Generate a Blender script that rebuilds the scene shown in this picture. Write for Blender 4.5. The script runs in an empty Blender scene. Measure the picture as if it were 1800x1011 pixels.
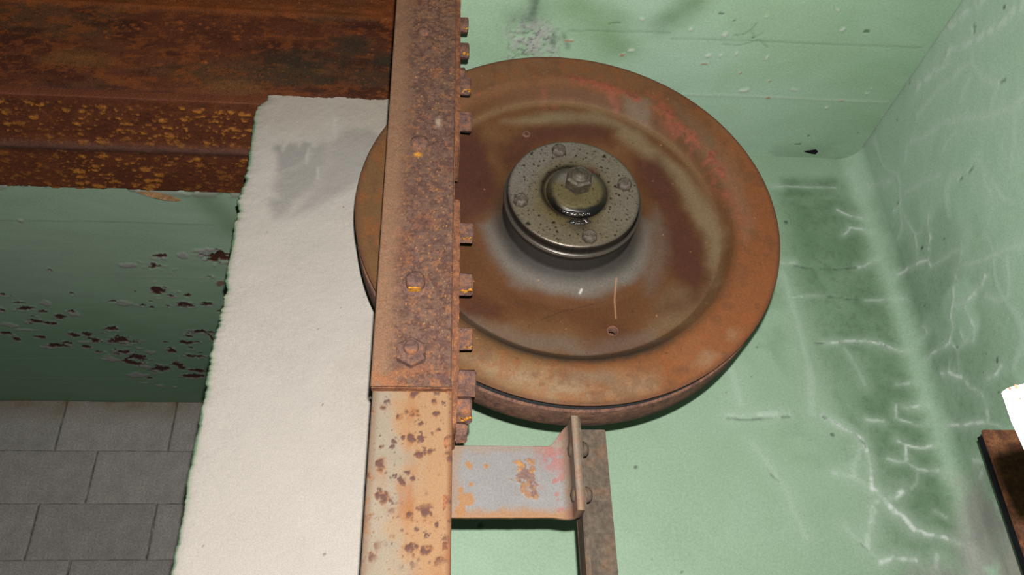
import bpy, bmesh, math, random
import numpy as np
from mathutils import Vector, Matrix

C = bpy.context.scene.collection
SC = bpy.context.scene
H = 1.5                      # eye height: all coordinates below are relative to the eye, then lifted by H

# ------------------------------------------------------------------ camera
FPX = 1444.815               # focal length for an 1800 px wide frame
RT = Vector((0.99561, -0.08967, -0.02702))
UP = Vector((-0.02348, -0.51826, 0.8549))
FW = Vector((0.09066, 0.85051, 0.51808))
cam_data = bpy.data.cameras.new('camera')
cam_data.sensor_width = 36.0
cam_data.lens = FPX / 1800.0 * 36.0
cam_data.clip_start = 0.02
cam = bpy.data.objects.new('camera', cam_data)
C.objects.link(cam)
M4 = Matrix((RT, UP, -FW)).transposed().to_4x4()
M4.translation = Vector((0, 0, H))
cam.matrix_world = M4
SC.camera = cam

# ------------------------------------------------------------------ light: the camera's flash, dim ambient
flash_d = bpy.data.lights.new('camera_flash', 'POINT')
flash_d.energy = 190.0
flash_d.color = (1.0, 0.975, 0.94)
flash_d.shadow_soft_size = 0.006
flash = bpy.data.objects.new('camera_flash', flash_d)
flash.location = Vector((0, 0, H)) + RT * 0.011 + UP * 0.048
C.objects.link(flash)

world = bpy.data.worlds.new('world'); SC.world = world
world.use_nodes = True
bg = world.node_tree.nodes['Background']
bg.inputs[0].default_value = (0.85, 0.93, 1.0, 1); bg.inputs[1].default_value = 0.010

SC.view_settings.view_transform = 'Standard'
SC.view_settings.look = 'None'
SC.view_settings.exposure = 0.0
SC.view_settings.gamma = 1.0
SC.view_settings.use_curve_mapping = False

# ------------------------------------------------------------------ measured outlines of stains, cracks and flakes (metres, on their own planes)
DATA = {
'pale': [[5,0.6,[[0.727,1.373,1.115],[0.771,1.373,1.114],[0.825,1.373,1.115],[0.875,1.373,1.116]]],[5,0.8,[[0.864,1.373,1.053],[0.881,1.373,1.042],[0.899,1.373,1.037],[0.921,1.373,1.027]]],[5,0.8,[[0.863,1.373,0.988],[0.885,1.373,1.008],[0.905,1.373,1.004],[0.922,1.373,0.993]]],[4,0.7,[[0.942,1.304,1.002],[0.942,1.282,1.0],[0.942,1.27,1.005]]],[4,0.7,[[0.942,1.28,0.987],[0.942,1.276,0.955],[0.942,1.263,0.917],[0.942,1.27,0.888],[0.942,1.282,0.863]]],[5,0.8,[[0.942,1.209,0.919],[0.942,1.218,0.908],[0.942,1.222,0.881],[0.942,1.239,0.865]]],[3,0.6,[[0.942,1.264,0.915],[0.942,1.243,0.908]]],[5,0.9,[[0.942,1.359,0.878],[0.942,1.323,0.869],[0.942,1.282,0.86],[0.942,1.252,0.848],[0.942,1.249,0.832]]],[8,0.4,[[0.942,1.249,0.832],[0.942,1.213,0.821],[0.942,1.184,0.82],[0.942,1.163,0.812]]],[5,0.8,[[0.71,1.373,0.913],[0.738,1.373,0.912]]],[4,0.8,[[0.871,1.373,0.907],[0.89,1.373,0.91],[0.905,1.373,0.921],[0.933,1.373,0.929]]],[7,0.4,[[0.942,1.169,0.783],[0.942,1.131,0.765],[0.942,1.089,0.75],[0.942,1.058,0.741],[0.942,1.02,0.726]]],[4,0.6,[[0.869,1.373,0.826],[0.915,1.373,0.829],[0.942,1.345,0.815]]],[3,0.5,[[0.716,1.373,0.83],[0.762,1.373,0.834],[0.784,1.373,0.833]]],[6,0.8,[[0.942,1.124,0.732],[0.942,1.136,0.722],[0.942,1.158,0.718],[0.942,1.191,0.719],[0.942,1.221,0.727]]],[7,0.5,[[0.942,1.193,0.771],[0.942,1.19,0.783],[0.942,1.172,0.784],[0.942,1.158,0.803]]],[4,0.9,[[0.942,1.211,0.758],[0.942,1.218,0.74],[0.942,1.237,0.719],[0.942,1.25,0.695],[0.942,1.266,0.679],[0.942,1.256,0.652]]],[5,0.9,[[0.942,1.267,0.677],[0.942,1.3,0.678],[0.942,1.329,0.682],[0.942,1.339,0.678]]],[5,0.8,[[0.942,1.199,0.711],[0.942,1.197,0.684],[0.942,1.194,0.665],[0.942,1.207,0.648],[0.942,1.226,0.656],[0.942,1.256,0.652]]],[4,0.6,[[0.942,1.23,0.68],[0.942,1.229,0.657]]],[4,0.5,[[0.942,1.257,0.65],[0.942,1.267,0.621]]],[4,0.7,[[0.942,1.325,0.745],[0.942,1.321,0.724],[0.942,1.345,0.718]]],[5,0.9,[[0.759,1.373,0.727],[0.782,1.373,0.729],[0.818,1.373,0.733],[0.853,1.373,0.732],[0.878,1.373,0.726],[0.905,1.373,0.713],[0.93,1.373,0.706]]],[6,1,[[0.942,1.315,0.637],[0.942,1.298,0.629],[0.942,1.268,0.606]]],[4,0.6,[[0.942,1.286,0.643],[0.942,1.298,0.629]]],[6,0.8,[[0.942,1.206,0.575],[0.942,1.189,0.572],[0.942,1.164,0.578]]],[7,0.4,[[0.942,1.142,0.7],[0.942,1.117,0.678],[0.942,1.094,0.671],[0.942,1.073,0.704],[0.942,1.063,0.731]]],[13,0.33,[[0.707,1.373,0.886],[0.71,1.373,0.835],[0.715,1.373,0.766],[0.715,1.373,0.704],[0.717,1.373,0.654],[0.714,1.373,0.632]]],[7,0.3,[[0.798,1.373,0.715],[0.809,1.373,0.683],[0.819,1.373,0.638]]],[5,0.6,[[0.884,1.373,0.639],[0.924,1.373,0.642]]],[7,0.3,[[0.942,1.158,0.803],[0.942,1.142,0.825],[0.942,1.129,0.83]]],[5,0.4,[[0.92,1.373,1.157],[0.928,1.373,1.13],[0.934,1.373,1.076],[0.93,1.373,1.024]]],[9,0.6,[[0.539,1.373,0.57],[0.579,1.373,0.573],[0.619,1.373,0.577],[0.655,1.373,0.575]]],[7,0.9,[[0.722,1.373,0.57],[0.743,1.373,0.556],[0.768,1.373,0.542],[0.784,1.373,0.525],[0.789,1.373,0.507],[0.788,1.373,0.48],[0.78,1.373,0.437]]],[9,1.1,[[0.78,1.373,0.437],[0.793,1.373,0.419],[0.808,1.373,0.396],[0.826,1.373,0.378],[0.839,1.373,0.363]]],[6,1,[[0.839,1.373,0.363],[0.861,1.373,0.353],[0.886,1.373,0.349],[0.909,1.373,0.338],[0.929,1.373,0.329]]],[9,0.4,[[0.783,1.373,0.523],[0.773,1.373,0.499],[0.754,1.373,0.472],[0.752,1.373,0.456],[0.78,1.373,0.437]]],[5,0.5,[[0.714,1.373,0.466],[0.736,1.373,0.46],[0.752,1.373,0.456]]],[10,0.6,[[0.793,1.373,0.419],[0.776,1.373,0.406],[0.766,1.373,0.382],[0.752,1.373,0.353],[0.745,1.373,0.332]]],[9,0.9,[[0.808,1.373,0.419],[0.819,1.373,0.42],[0.836,1.373,0.432]]],[5,0.8,[[0.854,1.373,0.525],[0.868,1.373,0.516],[0.893,1.373,0.511],[0.918,1.373,0.514]]],[5,0.8,[[0.866,1.373,0.516],[0.86,1.373,0.484],[0.876,1.373,0.47],[0.911,1.373,0.467],[0.932,1.373,0.457]]],[5,0.7,[[0.824,1.373,0.49],[0.837,1.373,0.485],[0.86,1.373,0.484]]],[6,0.35,[[0.876,1.373,0.468],[0.867,1.373,0.445],[0.852,1.373,0.434]]],[5,0.7,[[0.806,1.373,0.565],[0.836,1.373,0.561]]],[4,0.7,[[0.87,1.373,0.595],[0.863,1.373,0.569],[0.883,1.373,0.563],[0.907,1.373,0.554],[0.938,1.373,0.568]]],[6,0.8,[[0.885,1.373,0.588],[0.905,1.373,0.593],[0.926,1.373,0.595]]],[6,0.9,[[0.942,1.342,0.543],[0.942,1.286,0.523],[0.942,1.252,0.514]]],[4,0.5,[[0.942,1.252,0.514],[0.942,1.215,0.494]]],[7,0.7,[[0.942,1.308,0.465],[0.942,1.289,0.455],[0.942,1.271,0.449]]],[6,0.6,[[0.942,1.296,0.442],[0.942,1.31,0.434]]],[7,0.8,[[0.76,1.373,0.306],[0.789,1.373,0.314],[0.825,1.373,0.31]]],[4,0.6,[[0.885,1.373,0.394],[0.901,1.373,0.383]]],[16,0.35,[[0.716,1.373,0.679],[0.713,1.373,0.635],[0.702,1.373,0.58]]],[9,0.5,[[0.865,1.373,0.317],[0.861,1.373,0.3]]],[8,0.45,[[0.942,1.264,0.597],[0.942,1.255,0.577],[0.942,1.233,0.559],[0.942,1.23,0.538],[0.942,1.241,0.512]]],[14,0.3,[[0.561,1.373,0.668],[0.565,1.373,0.633],[0.567,1.373,0.595]]],[8,0.3,[[0.713,1.373,0.367],[0.736,1.373,0.342],[0.758,1.373,0.311]]],[10,0.25,[[0.576,1.373,0.518],[0.602,1.373,0.471],[0.624,1.373,0.426],[0.63,1.373,0.382],[0.641,1.373,0.35]]],[10,0.5,[[0.942,0.971,1.224],[0.942,1.006,1.226],[0.942,1.075,1.224],[0.942,1.223,1.235],[0.942,1.341,1.231]]],[14,0.5,[[0.942,0.894,1.16],[0.942,0.957,1.186],[0.942,1.0,1.197]]],[15,0.5,[[0.942,0.829,1.071],[0.942,0.886,1.089],[0.942,0.941,1.11],[0.942,1.002,1.156],[0.942,1.018,1.14],[0.942,1.066,1.158],[0.942,1.114,1.169]]],[13,0.4,[[0.942,0.944,1.128],[0.942,0.969,1.089],[0.942,1.036,1.107],[0.942,1.089,1.117],[0.942,1.142,1.119]]],[12,0.4,[[0.942,0.971,1.091],[0.942,0.963,1.038],[0.942,0.937,0.997]]],[12,0.35,[[0.942,0.991,1.066],[0.942,1.028,1.047]]],[14,0.4,[[0.942,1.049,1.022],[0.942,0.982,0.97],[0.942,0.93,0.939],[0.942,0.899,0.937]]],[12,0.4,[[0.942,1.183,1.087],[0.942,1.148,1.066],[0.942,1.083,1.048],[0.942,1.049,1.022]]],[10,0.35,[[0.942,1.199,1.089],[0.942,1.22,1.065]]],[10,0.35,[[0.942,1.109,1.001],[0.942,1.097,1.011],[0.942,1.064,1.007]]],[7,0.6,[[0.942,1.371,1.104],[0.942,1.335,1.098],[0.942,1.281,1.063]]],[9,0.4,[[0.942,1.25,1.01],[0.942,1.19,0.989],[0.942,1.141,0.969]]],[9,0.5,[[0.919,1.373,1.156],[0.927,1.373,1.116],[0.925,1.373,1.088]]],[12,0.3,[[0.942,0.937,0.997],[0.942,0.97,0.982],[0.942,0.982,0.97]]],[12,0.3,[[0.942,0.93,0.939],[0.942,0.955,0.886],[0.942,0.979,0.863]]],[10,0.3,[[0.942,1.043,0.917],[0.942,1.046,0.847]]]],
'dark': [[2.5,[[0.736,1.373,0.905],[0.777,1.373,0.901],[0.822,1.373,0.899],[0.871,1.373,0.907]]],[2,[[0.784,1.373,0.833],[0.824,1.373,0.83],[0.869,1.373,0.826]]],[2,[[0.739,1.373,0.725],[0.782,1.373,0.729],[0.818,1.373,0.732]]],[2,[[0.87,1.373,0.729],[0.905,1.373,0.712]]],[3.5,[[0.538,1.373,0.567],[0.577,1.373,0.564],[0.618,1.373,0.569],[0.654,1.373,0.569]]],[2.5,[[0.599,1.373,0.462],[0.614,1.373,0.445]]],[2,[[0.736,1.373,0.339],[0.744,1.373,0.328]]],[2.5,[[0.74,1.373,0.56],[0.768,1.373,0.542],[0.789,1.373,0.515],[0.782,1.373,0.48]]],[3,[[0.899,1.373,1.203],[0.929,1.373,1.219],[0.942,1.36,1.226],[0.942,1.345,1.225]]],[4,[[0.942,0.933,1.14],[0.942,0.937,1.129]]],[3,[[0.942,1.098,0.922],[0.942,1.078,0.918],[0.942,1.059,0.916]]],[3,[[0.942,1.059,1.246],[0.942,1.054,1.235],[0.942,1.042,1.22]]],[5,[[0.942,0.931,0.998],[0.942,0.922,0.994]]],[2.5,[[0.942,1.131,1.197],[0.942,1.125,1.196]]]],
'mold': [[1.0,0.02,[[0.757,1.373,1.134],[0.883,1.373,1.14],[0.883,1.373,1.084],[0.745,1.373,1.076]]],[0.9,0.05,[[0.742,1.373,1.094],[0.891,1.373,1.116],[0.917,1.373,0.965],[0.924,1.373,0.811],[0.923,1.373,0.683],[0.932,1.373,0.542],[0.942,1.37,0.423],[0.935,1.373,0.334],[0.78,1.373,0.296],[0.792,1.373,0.434],[0.787,1.373,0.558],[0.735,1.373,0.668],[0.731,1.373,0.833]]],[0.55,0.05,[[0.942,1.37,1.116],[0.942,1.285,0.906],[0.942,1.23,0.706],[0.942,1.243,0.554],[0.942,1.291,0.468],[0.942,1.36,0.44],[0.937,1.373,0.576],[0.938,1.373,0.733],[0.942,1.373,0.965]]],[0.8,0.02,[[0.873,1.373,0.67],[0.92,1.373,0.52],[0.933,1.373,0.424],[0.902,1.373,0.393],[0.869,1.373,0.498]]]],
'smear': [[45,0.5,[[0.942,1.364,1.004],[0.942,1.347,0.877],[0.942,1.368,0.756],[0.932,1.373,0.635]]],[16,1,[[0.94,1.373,0.531],[0.94,1.373,0.444]]],[30,0.7,[[0.758,1.373,0.62],[0.777,1.373,0.563],[0.807,1.373,0.508]]]],
'corner': [[0.934,1.373,1.183],[0.936,1.373,0.965],[0.937,1.373,0.811],[0.937,1.373,0.683],[0.942,1.371,0.541],[0.942,1.365,0.432]],
'bare': [[[0.942,1.36,0.44],[0.942,1.277,0.433],[0.942,1.23,0.352],[0.942,1.253,0.235],[0.76,1.373,0.26],[0.821,1.373,0.296],[0.892,1.373,0.296]]],
'cflake': [[0.46,1.027,0.0045,0.0055,0],[0.467,1.042,0.0035,0.0055,1],[0.528,1.035,0.0055,0.0065,0],[0.491,1.059,0.0025,0.0065,1],[0.345,1.098,0.0085,0.0055,1],[0.426,1.094,0.0055,0.0035,1],[0.514,1.089,0.0075,0.0055,0],[0.537,1.087,0.0045,0.0045,0],[0.537,1.002,0.0065,0.0035,2],[0.506,0.987,0.0075,0.0055,2],[0.364,1.009,0.0065,0.0045,0],[0.592,0.987,0.0055,0.0035,0],[0.237,1.069,0.0115,0.0045,1],[0.565,1.081,0.0045,0.0045,0],[0.627,1.084,0.0055,0.0035,0],[0.511,1.109,0.0085,0.0035,1],[0.585,1.039,0.0075,0.0045,2],[0.449,1.095,0.0165,0.0025,3],[0.36,1.085,0.0065,0.0045,3],[0.38,1.121,0.0025,0.0025,1],[0.591,1.129,0.0065,0.0045,1],[0.659,1.148,0.0105,0.0065,1],[0.719,1.167,0.0115,0.0075,0],[0.67,1.193,0.0085,0.0045,1],[0.615,1.176,0.0105,0.0055,0],[0.829,1.191,0.0065,0.0035,1],[0.805,1.213,0.0055,0.0055,0],[0.72,0.963,0.0045,0.0035,0],[0.748,1.008,0.0045,0.0045,0],[0.875,1.154,0.0025,0.0035,0],[0.628,1.089,0.0045,0.0055,0],[0.566,1.078,0.0035,0.0055,0],[0.795,1.01,0.0125,0.0055,2],[0.79,1.33,0.0125,0.0045,2],[0.803,1.302,0.0055,0.0045,2],[0.932,1.383,0.0055,0.0035,1],[0.874,1.167,0.0095,0.0025,0],[0.881,1.119,0.0125,0.0015,0],[0.754,1.149,0.0025,0.0115,2],[0.896,1.067,0.0025,0.0025,2],[0.908,1.286,0.0025,0.0025,2]],
'clines': [[0.003,0.6,1,[[0.491,1.195],[0.586,1.192],[0.731,1.191],[0.866,1.191],[0.928,1.19]]],[0.0025,0.3,2,[[0.43,1.051],[0.611,1.045],[0.763,1.044],[0.923,1.042]]],[0.002,0.35,2,[[0.233,1.045],[0.34,1.041],[0.426,1.038]]],[0.002,0.4,2,[[0.547,1.036],[0.567,1.031],[0.576,1.017],[0.58,1.003]]],[0.002,0.4,2,[[0.531,1.057],[0.566,1.059],[0.599,1.043],[0.622,1.059]]],[0.002,0.35,2,[[0.577,1.02],[0.586,1.038],[0.599,1.027]]],[0.0025,0.6,2,[[0.305,1.024],[0.325,1.02]]]],
'cbare': [[1,0.03,[[0.124,1.021],[0.154,1.006],[0.188,1.029],[0.209,1.055],[0.209,1.108],[0.139,1.119],[0.124,1.061]]]],
'csmear': [[0.012,0.8,[[0.159,0.98],[0.16,0.998],[0.156,1.019]]],[0.03,0.45,[[0.13,1.02],[0.175,1.004]]],[0.03,0.35,[[0.44,0.967],[0.417,1.001],[0.401,1.022]]],[0.055,0.7,[[0.245,0.987],[0.304,1.022],[0.336,1.074]]],[0.045,0.5,[[0.443,0.961],[0.427,1.0]]],[0.006,0.5,[[0.224,1.054],[0.24,1.088]]],[0.006,0.7,[[0.205,1.055],[0.209,1.076]]]],
'rflake': [[-0.72,1.853,0.0145,0.0105,0],[-0.748,1.909,0.0305,0.0125,0],[-0.807,1.903,0.0205,0.0075,3],[-0.568,1.851,0.0365,0.0235,0],[-0.6,1.824,0.0195,0.0105,3],[-0.62,1.953,0.0135,0.0065,0],[-0.765,2.035,0.0245,0.0245,0],[-1.193,2.073,0.0145,0.0115,0],[-1.168,2.116,0.0225,0.0065,0],[-1.236,2.161,0.0115,0.0095,0],[-1.164,2.148,0.0205,0.0085,0],[-1.132,2.165,0.0125,0.0075,0],[-1.166,2.193,0.0135,0.0045,0],[-1.088,2.19,0.0155,0.0105,0],[-1.041,2.157,0.0115,0.0075,0],[-1.168,2.228,0.0305,0.0125,0],[-1.282,2.303,0.0155,0.0105,0],[-1.268,2.336,0.0095,0.0095,0],[-1.195,2.323,0.0235,0.0105,0],[-1.159,2.378,0.0285,0.0115,0],[-0.962,2.263,0.0195,0.0105,0],[-1.088,2.309,0.0145,0.0135,0],[-1.047,2.297,0.0155,0.0145,0],[-1.042,2.338,0.0195,0.0165,0],[-1.082,2.38,0.0095,0.0135,0],[-1.013,2.288,0.0165,0.0065,0],[-1.052,2.418,0.0105,0.0065,0],[-0.956,2.335,0.0325,0.0205,0],[-0.942,2.455,0.0265,0.0245,0],[-0.973,2.492,0.0245,0.0195,0],[-0.983,2.416,0.0155,0.0195,0],[-0.766,2.116,0.0125,0.0085,0],[-0.717,2.112,0.0165,0.0155,0],[-0.647,2.103,0.0195,0.0085,0],[-0.817,2.128,0.0115,0.0095,0],[-0.837,2.116,0.0115,0.0055,0],[-0.878,2.105,0.0185,0.0095,3],[-0.916,2.096,0.0125,0.0045,0],[-0.708,2.27,0.0365,0.0135,0],[-0.686,2.31,0.0075,0.0155,0],[-0.775,2.349,0.0125,0.0195,0],[-0.765,2.375,0.0125,0.0115,0],[-0.831,2.406,0.0155,0.0155,0],[-0.773,2.438,0.0335,0.0115,0],[-0.89,2.532,0.0385,0.0215,0],[-0.831,2.514,0.0205,0.0195,0],[-0.783,2.541,0.0275,0.0145,0],[-0.8,2.583,0.0395,0.0145,0],[-0.987,2.586,0.0285,0.0125,3],[-0.741,2.414,0.0105,0.0055,0],[-1.1,2.119,0.0095,0.0155,3],[-1.242,2.248,0.0195,0.0075,3],[-1.03,2.463,0.0205,0.0145,3],[-0.889,2.677,0.0075,0.0075,3],[-0.933,2.668,0.0115,0.0075,3],[-0.969,2.645,0.0145,0.0055,3],[-0.835,2.039,0.0055,0.0055,0],[-1.019,1.938,0.0045,0.0055,0],[-1.008,2.056,0.0045,0.0045,0],[-1.205,2.276,0.0225,0.0055,3],[-1.13,2.359,0.0195,0.0105,0],[-1.178,2.386,0.0195,0.0085,3],[-1.077,2.351,0.0165,0.0075,3],[-0.711,1.936,0.0035,0.0055,3],[-0.657,1.85,0.0085,0.0105,3],[-0.695,2.053,0.0085,0.0055,0],[-0.807,2.094,0.0105,0.0045,0],[-1.042,2.178,0.0095,0.0095,3],[-0.754,2.302,0.0105,0.0075,0],[-0.747,2.341,0.0135,0.0055,0],[-0.834,2.344,0.0065,0.0055,0],[-0.922,2.384,0.0065,0.0045,3],[-0.898,2.413,0.0135,0.0075,3],[-0.822,2.589,0.0145,0.0075,0],[-0.951,2.605,0.0075,0.0055,0],[-1.004,1.712,0.0055,0.0055,3],[-0.631,2.142,0.0065,0.0065,0],[-0.59,1.985,0.0085,0.0125,1]],
'rlines': [[0.003,0.5,0,[[-0.807,1.96],[-0.689,1.958],[-0.576,1.958]]],[0.004,0.25,0,[[-1.373,2.475],[-1.042,2.459]]],[0.004,0.3,0,[[-1.434,2.622],[-1.162,2.62],[-0.849,2.613]]],[0.003,0.25,0,[[-1.109,1.846],[-0.949,1.835]]],[0.003,0.25,2,[[-1.055,1.715],[-0.804,1.706],[-0.551,1.706]]],[0.003,0.2,0,[[-0.968,1.964],[-0.807,1.96]]]],
'stain': [[0.85,0.008,[[-0.322,1.054],[-0.317,1.069],[-0.306,1.07],[-0.302,1.053],[-0.29,1.073],[-0.276,1.073],[-0.273,1.063],[-0.265,1.078],[-0.252,1.077],[-0.25,1.064],[-0.255,1.039],[-0.275,1.017],[-0.29,1.008],[-0.302,1.003],[-0.312,1.04]]],[0.7,0.014,[[-0.25,1.064],[-0.239,1.075],[-0.221,1.083],[-0.217,1.072],[-0.214,1.028],[-0.226,0.995],[-0.23,0.97],[-0.266,0.933],[-0.28,0.898],[-0.296,0.894],[-0.308,0.916],[-0.309,0.937],[-0.299,0.94],[-0.309,0.971],[-0.302,1.003],[-0.284,1.012],[-0.255,1.034]]],[0.6,0.014,[[-0.215,1.072],[-0.208,1.088],[-0.193,1.106],[-0.181,1.113],[-0.164,1.112],[-0.161,1.108],[-0.152,1.116],[-0.135,1.116],[-0.121,1.101],[-0.098,1.094],[-0.093,1.001],[-0.137,0.999],[-0.173,0.965],[-0.202,0.936],[-0.242,0.911],[-0.271,0.898],[-0.227,0.974],[-0.213,1.028]]]],
'streak': [[0.006,0.7,[[-0.21,1.145],[-0.207,1.096]]],[0.004,0.6,[[-0.254,1.064],[-0.254,1.026]]],[0.004,0.7,[[-0.231,1.015],[-0.23,0.99]]],[0.03,0.2,[[-0.224,1.19],[-0.218,1.127]]]],
'red': [[0.011,1,[[0.02,0.279],[0.073,0.26],[0.12,0.242]]],[0.008,0.7,[[0.073,0.26],[0.098,0.218],[0.15,0.248]]],[0.016,1,[[0.158,0.231],[0.183,0.198],[0.212,0.158],[0.239,0.117],[0.247,0.073]]],[0.011,0.7,[[0.246,0.084],[0.255,0.039]]],[0.012,0.4,[[0.255,0.039],[0.273,-0.016]]],[0.01,0.35,[[-0.039,0.282],[-0.026,0.237],[0.022,0.24]]]],
'wdark': [[1,0.014,[[-0.177,0.047],[-0.178,0.171],[-0.145,0.185],[-0.113,0.137],[-0.123,0.072],[-0.15,0.054]]],[0.9,0.014,[[-0.112,0.156],[-0.036,0.191],[0.023,0.207],[0.089,0.185],[0.077,0.153],[0.011,0.162],[-0.038,0.145],[-0.095,0.097]]],[1,0.016,[[0.118,0.137],[0.161,0.133],[0.188,0.051],[0.212,-0.037],[0.21,-0.109],[0.175,-0.14],[0.155,-0.091],[0.156,-0.017],[0.133,0.06]]],[0.7,0.016,[[0.136,-0.141],[0.189,-0.13],[0.15,-0.165],[0.116,-0.166]]],[0.9,0.012,[[-0.171,-0.13],[-0.15,-0.12],[-0.101,-0.157],[-0.11,-0.185],[-0.158,-0.175],[-0.171,-0.168]]],[0.4,0.02,[[-0.092,-0.118],[-0.043,-0.146],[0.04,-0.163],[0.072,-0.181],[0.036,-0.21],[-0.045,-0.193],[-0.093,-0.166]]],[0.5,0.014,[[0.038,-0.187],[0.059,-0.182],[0.074,-0.2],[0.052,-0.219]]],[0.6,0.01,[[-0.074,0.189],[-0.04,0.195],[-0.042,0.159],[-0.079,0.164]]]],
'wgrey': [[1,0.01,[[-0.134,-0.004],[-0.112,0.002],[-0.089,-0.061],[-0.039,-0.095],[0.048,-0.093],[0.097,-0.044],[0.118,0.005],[0.138,-0.011],[0.122,-0.07],[0.092,-0.109],[0.044,-0.134],[-0.033,-0.14],[-0.087,-0.117],[-0.12,-0.062]]],[0.6,0.014,[[0.14,0.038],[0.165,-0.017],[0.151,-0.091],[0.111,-0.132],[0.1,-0.072]]],[0.6,0.012,[[-0.167,-0.182],[-0.126,-0.213],[-0.063,-0.237],[0.025,-0.244],[0.11,-0.218],[0.112,-0.194],[0.027,-0.219],[-0.062,-0.212],[-0.126,-0.186],[-0.163,-0.163]]]],
'wolive': [[0.8,0.012,[[-0.102,0.2],[-0.024,0.224],[0.053,0.222],[0.128,0.187],[0.196,0.11],[0.238,0.008],[0.238,-0.057],[0.213,-0.119],[0.198,-0.1],[0.212,-0.037],[0.188,0.051],[0.133,0.144],[0.07,0.191],[-0.026,0.198]]],[0.5,0.02,[[0.127,-0.142],[0.185,-0.1],[0.213,-0.119],[0.155,-0.189],[0.101,-0.218]]]],
'rimtan': [[1,0.018,[[-0.136,-0.255],[-0.075,-0.275],[0.018,-0.289],[0.098,-0.276],[0.103,-0.298],[0.015,-0.319],[-0.061,-0.316],[-0.136,-0.284],[-0.167,-0.255]]],[0.7,0.01,[[0.168,-0.236],[0.191,-0.244],[0.171,-0.271],[0.152,-0.263]]],[0.6,0.008,[[0.215,-0.198],[0.235,-0.203],[0.224,-0.217],[0.208,-0.217]]]],
'rimgrey': [[0.8,0.01,[[0.101,0.245],[0.149,0.234],[0.152,0.183],[0.116,0.207]]],[0.7,0.012,[[-0.02,-0.274],[0.042,-0.277],[0.041,-0.29],[-0.021,-0.289]]],[0.5,0.02,[[0.188,0.23],[0.248,0.169],[0.28,0.074],[0.289,-0.026],[0.267,-0.048],[0.257,0.05],[0.224,0.143]]]],
}


# ------------------------------------------------------------------ numpy noise
_T = np.random.default_rng(7).random((256, 256))
def vn(x, y, seed=0):
    x = x + seed * 17.31; y = y + seed * 9.77
    xi = np.floor(x).astype(int); yi = np.floor(y).astype(int)
    fx = x - xi; fy = y - yi
    fx = fx * fx * (3 - 2 * fx); fy = fy * fy * (3 - 2 * fy)
    a = _T[xi & 255, yi & 255]; b = _T[(xi + 1) & 255, yi & 255]
    c = _T[xi & 255, (yi + 1) & 255]; d = _T[(xi + 1) & 255, (yi + 1) & 255]
    return (a * (1 - fx) + b * fx) * (1 - fy) + (c * (1 - fx) + d * fx) * fy
def fbm(x, y, f, octs=4, seed=0, rough=0.5):
    t = 0; amp = 1; n = 0
    for o in range(octs):
        t = t + amp * vn(x * f, y * f, seed + o * 3); n += amp
        f *= 2.03; amp *= rough
    return t / n
def sst(a, b, x):
    t = np.clip((x - a) / (b - a), 0, 1); return t * t * (3 - 2 * t)
def spots(x, y, f, seed=0, density=0.5, rmin=0.15, rmax=0.45, sx=1.0, soft=0.35):
    """mask of scattered roundish spots"""
    X = x * f / sx; Y = y * f
    xi = np.floor(X).astype(int); yi = np.floor(Y).astype(int)
    wob = 0.55 * (vn(X * 3.1, Y * 3.1, seed + 40) - 0.5) + 0.5 * (vn(X * 7.3, Y * 7.3, seed + 44) - 0.5)
    best = np.zeros_like(X)
    for dx in (-1, 0, 1):
        for dy in (-1, 0, 1):
            cx = xi + dx; cy = yi + dy
            a = _T[(cx + seed * 31) & 255, (cy + seed * 57) & 255]
            b = _T[(cx + seed * 13 + 91) & 255, (cy + seed * 7 + 33) & 255]
            c = _T[(cx + seed * 5 + 171) & 255, (cy + seed * 3 + 77) & 255]
            d = _T[(cx + seed * 11 + 19) & 255, (cy + seed * 29 + 140) & 255]
            r = rmin + (rmax - rmin) * d * d
            dist = np.hypot(X - cx - a, Y - cy - b) + wob * r * 2
            best = np.maximum(best, np.where(c < density, sst(r, r * (1 - soft), dist), 0))
    return best
ALB = 0.46                   # overall reflectance
def lin(r, g, b, e=1.0):
    f = lambda v: ((v / 255 + 0.055) / 1.055) ** 2.4 if v > 10 else v / 255 / 12.92
    return np.array([f(r), f(g), f(b)]) * ALB / e
def mix(col, c, m):
    m = np.clip(m, 0, 1)[:, None]; return col * (1 - m) + np.asarray(c) * m
def seg_dist(P, a, b):
    a = np.asarray(a, float); b = np.asarray(b, float); d = b - a; L = d @ d + 1e-12
    t = np.clip(((P - a) @ d) / L, 0, 1)
    return np.linalg.norm(P - a - t[:, None] * d, axis=1)
def line_mask(P, pts, w, soft=1.0):
    """smooth mask around a polyline; only looks near the line"""
    m = np.zeros(len(P)); r = w * 2.2
    for a, b in zip(pts[:-1], pts[1:]):
        a = np.asarray(a, float); b = np.asarray(b, float)
        lo = np.minimum(a, b) - r; hi = np.maximum(a, b) + r
        k = np.nonzero(np.all((P >= lo) & (P <= hi), axis=1))[0]
        if len(k):
            d = seg_dist(P[k], a, b)
            m[k] = np.maximum(m[k], np.exp(-(d / w) ** 2 * 1.6))
    return m
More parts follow.
